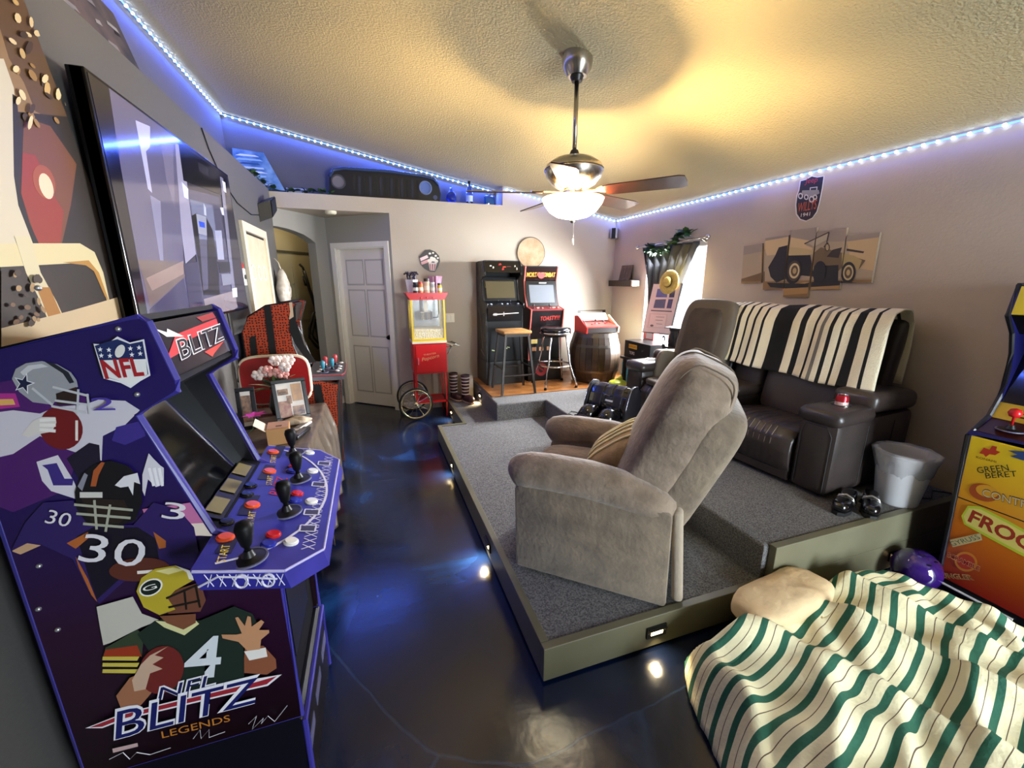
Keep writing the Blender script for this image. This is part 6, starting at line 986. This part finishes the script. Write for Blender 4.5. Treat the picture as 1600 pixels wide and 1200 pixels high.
for x, m_ in ((-.25, mat('6A6670', .5)), (.735, mat('5A70B0', .4))): O('headlight_ring', lathe(bmesh.new(), [(.062, -.012), (.078, -.012), (.078, .004), (.062, .004)], 28, (x, 5.464, 2.755), 'y'), mat('7A90C8', .25, .5) if x > 0 else mat('3A3A44', .4), gr_, 'auto'); O('headlight_opening', lathe(bmesh.new(), [(0, -.004), (.062, -.004), (.062, 0), (0, 0)], 24, (x, 5.464, 2.755), 'y'), m_, gr_)
O('marker_lamp', lathe(bmesh.new(), [(0, -.006), (.026, -.006), (.026, 0), (0, 0)], 16, (.85, 5.466, 2.655), 'y'), mat('4A5478', .3), gr_)
m_bg = mat('A8C0F0', .04, trans=1, name='clear_bottle'); 
b1 = T('glass_bottle', 'round clear glass flask on the ledge next to the car grille', 'bottle', (1.04, 5.42, 2.59)); O('bottle_body', lathe(bmesh.new(), [(0, 0), (.045, 0), (.062, .05), (.058, .10), (.03, .14), (.012, .155), (.012, .185), (.017, .19), (0, .19)], 24), m_bg, b1, True); O('liquid', lathe(bmesh.new(), [(0, .008), (.04, .008), (.056, .05), (.052, .09), (0, .09)], 20), mat('3A5ACC', .1, trans=.6), b1, True)
b2 = T('glass_bottle', 'tall clear bottle with a black stopper on the ledge', 'bottle', (1.27, 5.42, 2.59)); O('bottle_body', lathe(bmesh.new(), [(0, 0), (.042, 0), (.042, .14), (.03, .19), (.014, .21), (.014, .235), (0, .235)], 24), m_bg, b2, True); O('stopper', lathe(bmesh.new(), [(0, .235), (.012, .235), (.017, .25), (.017, .27), (0, .27)], 16), m_k, b2, 'auto'); O('label', lathe(bmesh.new(), [(.0425, .03), (.043, .03), (.043, .10), (.0425, .10)], 20), mat('B8C8E8', .5), b2)
b3 = T('square_decanter', 'square decanter of turquoise liquid at the end of the ledge', 'bottle', (1.53, 5.42, 2.59)); O('decanter_body', B((0, 0, .055), (.13, .07, .11), .008), m_bg, b3, 'auto'); O('liquid', B((0, 0, .05), (.112, .055, .085), .004), mat('1AA8D8', .1, trans=.4), b3); O('decanter_neck', lathe(bmesh.new(), [(0, .11), (.02, .11), (.02, .125), (.026, .13), (0, .14)], 16), m_bg, b3, 'auto')
# ================================================================ TABLE BETWEEN THE CABINETS
tb_ = T('draped_table', 'small table under a shiny taupe cloth between the two left cabinets', 'table', (-.64, 2.80, 0), world=True); m_sat = mat('6A5D50', .28, bump=(12, .3, .02), var=(5, '544840'), name='satin')
O('tabletop', mm(-.90, -.40, 2.36, 3.24, .725, .75, .004), mat('3A2C22', .5), tb_)
for x in (-.88, -.45):
    for y in (2.38, 3.18): O('leg', mm(x, x+.04, y, y+.04, 0, .725), mat('2A2019', .5), tb_)
def cloth(u, v):
    y = 2.34+.92*v; s = u*1.15
    if s < .53: return (-.915+s, y, .757+.002*math.sin(v*30))
    d = s-.53; return (-.385+.045*math.sin(v*26+d*3)*min(1, d*5)+.05*d, y+.02*math.sin(d*8), .757-d)
O('tablecloth', grid(bmesh.new(), 60, 90, cloth), m_sat, None, True, solid=.003, label='shiny taupe satin cloth hanging over the small table', cat='tablecloth')
CZ = .761
rch = T('red_retro_chair', 'red vinyl chair with cream piping behind the small table', 'chair', (-.70, 3.30, 0)); m_rv = mat('A81A1C', .3, coat=.3); m_cp = mat('E4D6BC', .4)
bo = [(.22*math.copysign(abs(math.cos(t))**.45, math.cos(t)), 0, .95+.17*math.copysign(abs(math.sin(t))**.45, math.sin(t))) for t in [2*math.pi*i/40 for i in range(40)]]
O('backrest', prism(bmesh.new(), [(x, -.02, z) for x, y, z in bo], (0, .04, 0)), m_rv, rch, 'auto'); O('piping', tube(bmesh.new(), bo, .017, 8, True), m_cp, rch, True); O('seat', B((0, -.20, .46), (.40, .36, .06), .02, None, 3), m_rv, rch, 'auto')
for a, b in ((-.17, -.35), (.17, -.35), (-.17, .0), (.17, .0)): O('leg', tube(bmesh.new(), [(a, b, .44), (a*1.1, b, .0)], .012, 8), m_cr, rch)
for s in (-1, 1): O('back_post', tube(bmesh.new(), [(s*.17, 0, .44), (s*.17, .005, .80)], .011, 8), m_cr, rch)
def pframe(name, label, x, y, w_, h_, tilt, rz, inner):
    t = T(name, label, 'photo frame', (x, y, CZ+.005), R(rz)); M = MX.Translation((0, 0, .009*0)) @ MX.Rotation(R(tilt), 4, 'X')
    for a in ((0, .012, w_, .024), (0, h_-.012, w_, .024)): O('frame_rail', B((a[0], 0, a[1]), (a[2], .018, a[3]), .003), mat('141012', .35), t, M=M)
    for s in (-1, 1): O('frame_rail', B((s*(w_/2-.012), 0, h_/2), (.024, .018, h_-.048), .003), mat('141012', .35), t, M=M)
    O('mount', B((0, .003, h_/2), (w_-.044, .006, h_-.044)), mat('E4DCD4', .3), t, M=M)
    for (cx_, cz_, sx_, sz_, h) in inner: O('photo', B((cx_*w_, -.0015, cz_*h_), (sx_*w_, .003, sz_*h_)), mat(h, .3, var=(30, 'B08A70')), t, M=M)
    O('easel', B((0, .05, h_*.3), (.03, .006, h_*.62), 0, ('X', R(24))), mat('141012', .5), t, M=M); return t
pframe('collage_frame', 'black collage photo frame tilted on the satin cloth', -.535, 2.86, .20, .27, -16, 18, ((-.2, .28, .34, .40, '8A4A4A'), (.2, .66, .30, .42, 'C89A6A'), (-.2, .7, .30, .14, '1E1418'), (.18, .22, .34, .22, '4A3040'), (-.05, .5, .14, .2, '6A5048')))
pframe('narrow_photo_frame', 'narrow dark photo frame standing behind the pink flower', -.76, 2.74, .10, .26, -8, 10, ((0, .5, .5, .62, '4A4448'),))
vf = T('flower_vase', 'vase of white and pink artificial flowers on the small table', 'flower vase', (-.66, 3.06, CZ)); O('vase', lathe(bmesh.new(), [(0, 0), (.04, 0), (.055, .06), (.04, .13), (.03, .17), (.038, .185), (.032, .185), (.025, .165), (0, .16)], 22), mat('2A2620', .25), vf, True)
rnd = random.Random(4); lf = None
for k in range(10):
    a = k*.63; q = (.03*math.cos(a)+rnd.uniform(-.10, .10), .03*math.sin(a)+rnd.uniform(-.05, .05), .30+rnd.uniform(-.05, .09)); s_ = O('stem', tube(bmesh.new(), [(0, 0, .15), (q[0]*.4, q[1]*.4, .23), q], .003, 5), mat('2E4420', .6), vf)
    b = bmesh.new()
    for j in range(6): aa = j*math.pi/3; sellip(b, (q[0]+.022*math.cos(aa), q[1]+.012*math.sin(aa*2), q[2]+.022*math.sin(aa)), (.017, .010, .017), 1, 8, 6)
    sellip(b, q, (.011, .014, .011), 1, 8, 6); O('blossom', b, mat('E8D4CC' if k % 3 else 'D89A90', .6), s_, True)
for k in range(16): O('leaf', leaf(.15, .04, .4), G1[k % 3] if k % 4 else mat('B8B088', .5), vf, True, M=MX.Translation((0, 0, .17)) @ MX.Rotation(k*.8, 4, 'Z') @ MX.Rotation(R(-58+9*(k % 5)), 4, 'Y'))
pf_ = T('pink_flower', 'bright pink artificial flower lying by the narrow frame', 'flower', (-.70, 2.55, CZ)); O('stem', tube(bmesh.new(), [(-.08, 0, .01), (.0, .02, .06), (.02, .02, .13)], .004, 6), mat('3A4A2A', .6), pf_)
for k in range(7): O('petal', leaf(.06, .04, .5), mat('C83AA0', .5), pf_, True, M=MX.Translation((.02, .02, .13)) @ MX.Rotation(k*.9, 4, 'Z') @ MX.Rotation(R(-40), 4, 'Y'))
cbx = T('cardboard_box', 'small open cardboard box on the satin cloth', 'box', (-.555, 2.50, CZ), R(8)); O('box_body', mm(-.055, .055, -.07, .07, 0, .09), mat('B98A58', .75), cbx); O('box_flap', B((-.085, .0, .105), (.07, .13, .003), 0, ('Y', R(40))), mat('E4D6C0', .75), cbx); O('box_flap', B((.0, .01, .0925), (.105, .12, .003)), mat('C89A80', .75), cbx); O('printed_mark', B((.005, -.02, .0945), (.03, .02, .001)), mat('6A4A38', .7), cbx)
for lab, x, y, rz, h, th_ in (('white slim remote lying beside the cardboard box', -.47, 2.70, 70, 'D8D2C8', .016), ('black slim remote lying beside the cardboard box', -.455, 2.56, 75, '141214', .022)):
    t = T('remote_control', lab, 'remote', (x, y, CZ), R(rz)); O('remote_body', mm(-.09, .09, -.022, .022, 0, th_, .005), mat(h, .35), t, 'auto'); O('keypad', mm(-.06, .05, -.014, .014, th_, th_+.002), mat('6A6460', .5), t)
O('crumpled_paper', sellip(bmesh.new(), (-.50, 2.78, CZ+.022), (.07, .05, .022), .8, 22, 12, None, lambda p: V((p.x*(1+.2*math.sin(p.y*90)), p.y*(1+.2*math.sin(p.x*70)), p.z*(1+.3*math.sin(p.x*60+p.y*80))))), mat('C8B49C', .6), None, False, label='crumpled pale paper beside the collage frame', cat='paper')
rs_ = T('red_stool', 'low red padded stool with yellow piping beside the table', 'stool', (-.70, 2.06, 0)); O('seat', lathe(bmesh.new(), [(0, .64), (.15, .64), (.17, .62), (.17, .56), (.15, .55), (0, .55)], 28), m_rv, rs_, 'auto'); O('piping', tube(bmesh.new(), [(.172*math.cos(t), .172*math.sin(t), .635) for t in [2*math.pi*i/32 for i in range(32)]], .008, 8, True), mat('D8A048', .4), rs_, True)
for k in range(4): a = R(45+90*k); O('leg', tube(bmesh.new(), [(.12*math.cos(a), .12*math.sin(a), .55), (.17*math.cos(a), .17*math.sin(a), 0)], .012, 8), m_cr, rs_)
# exercise machine down the hall
ex = T('exercise_machine', 'black exercise machine with curved handlebars seen through the archway', 'exercise machine', tuple(hp(1.35, .60)), world=True); m_ex = mat('0A0A0B', .4)
def hq(t, z, o=.68): return hp(t-.11, o)+V((0, 0, z))
O('upright', tube(bmesh.new(), [hq(1.14, 1.80, .66), hq(1.19, 1.62, .66), hq(1.20, 1.55, .66), hq(1.28, 1.30, .66), hq(1.33, 1.10, .66), hq(1.36, .05, .66)], [.02, .022, .022, .03, .04, .045], 10), m_ex, ex, True)
O('handle_loop', tube(bmesh.new(), [hq(1.10, 1.88), hq(1.15, 1.84), hq(1.19, 1.70), hq(1.20, 1.58), hq(1.16, 1.60), hq(1.13, 1.72)], .016, 8), m_ex, ex, True)
O('handlebar', tube(bmesh.new(), [hq(1.36, 1.25), hq(1.24, 1.20), hq(1.14, .98), hq(1.12, .86), hq(1.20, .75), hq(1.26, .68)], .02, 8), m_ex, ex, True); O('handlebar', tube(bmesh.new(), [hq(1.38, 1.12), hq(1.26, 1.10), hq(1.18, .90), hq(1.20, .84), hq(1.27, .76)], .016, 8), m_ex, ex, True)
O('main_body', prism(bmesh.new(), [hq(1.25, 1.08, .60), hq(1.40, 1.08, .60), hq(1.46, .5, .60), hq(1.40, .10, .60), hq(1.30, .55, .60)], nA*.10), m_ex, ex); O('base_bar', tube(bmesh.new(), [hq(1.15, .03, .5), hq(1.5, .03, .7)], .03, 8), m_ex, ex)
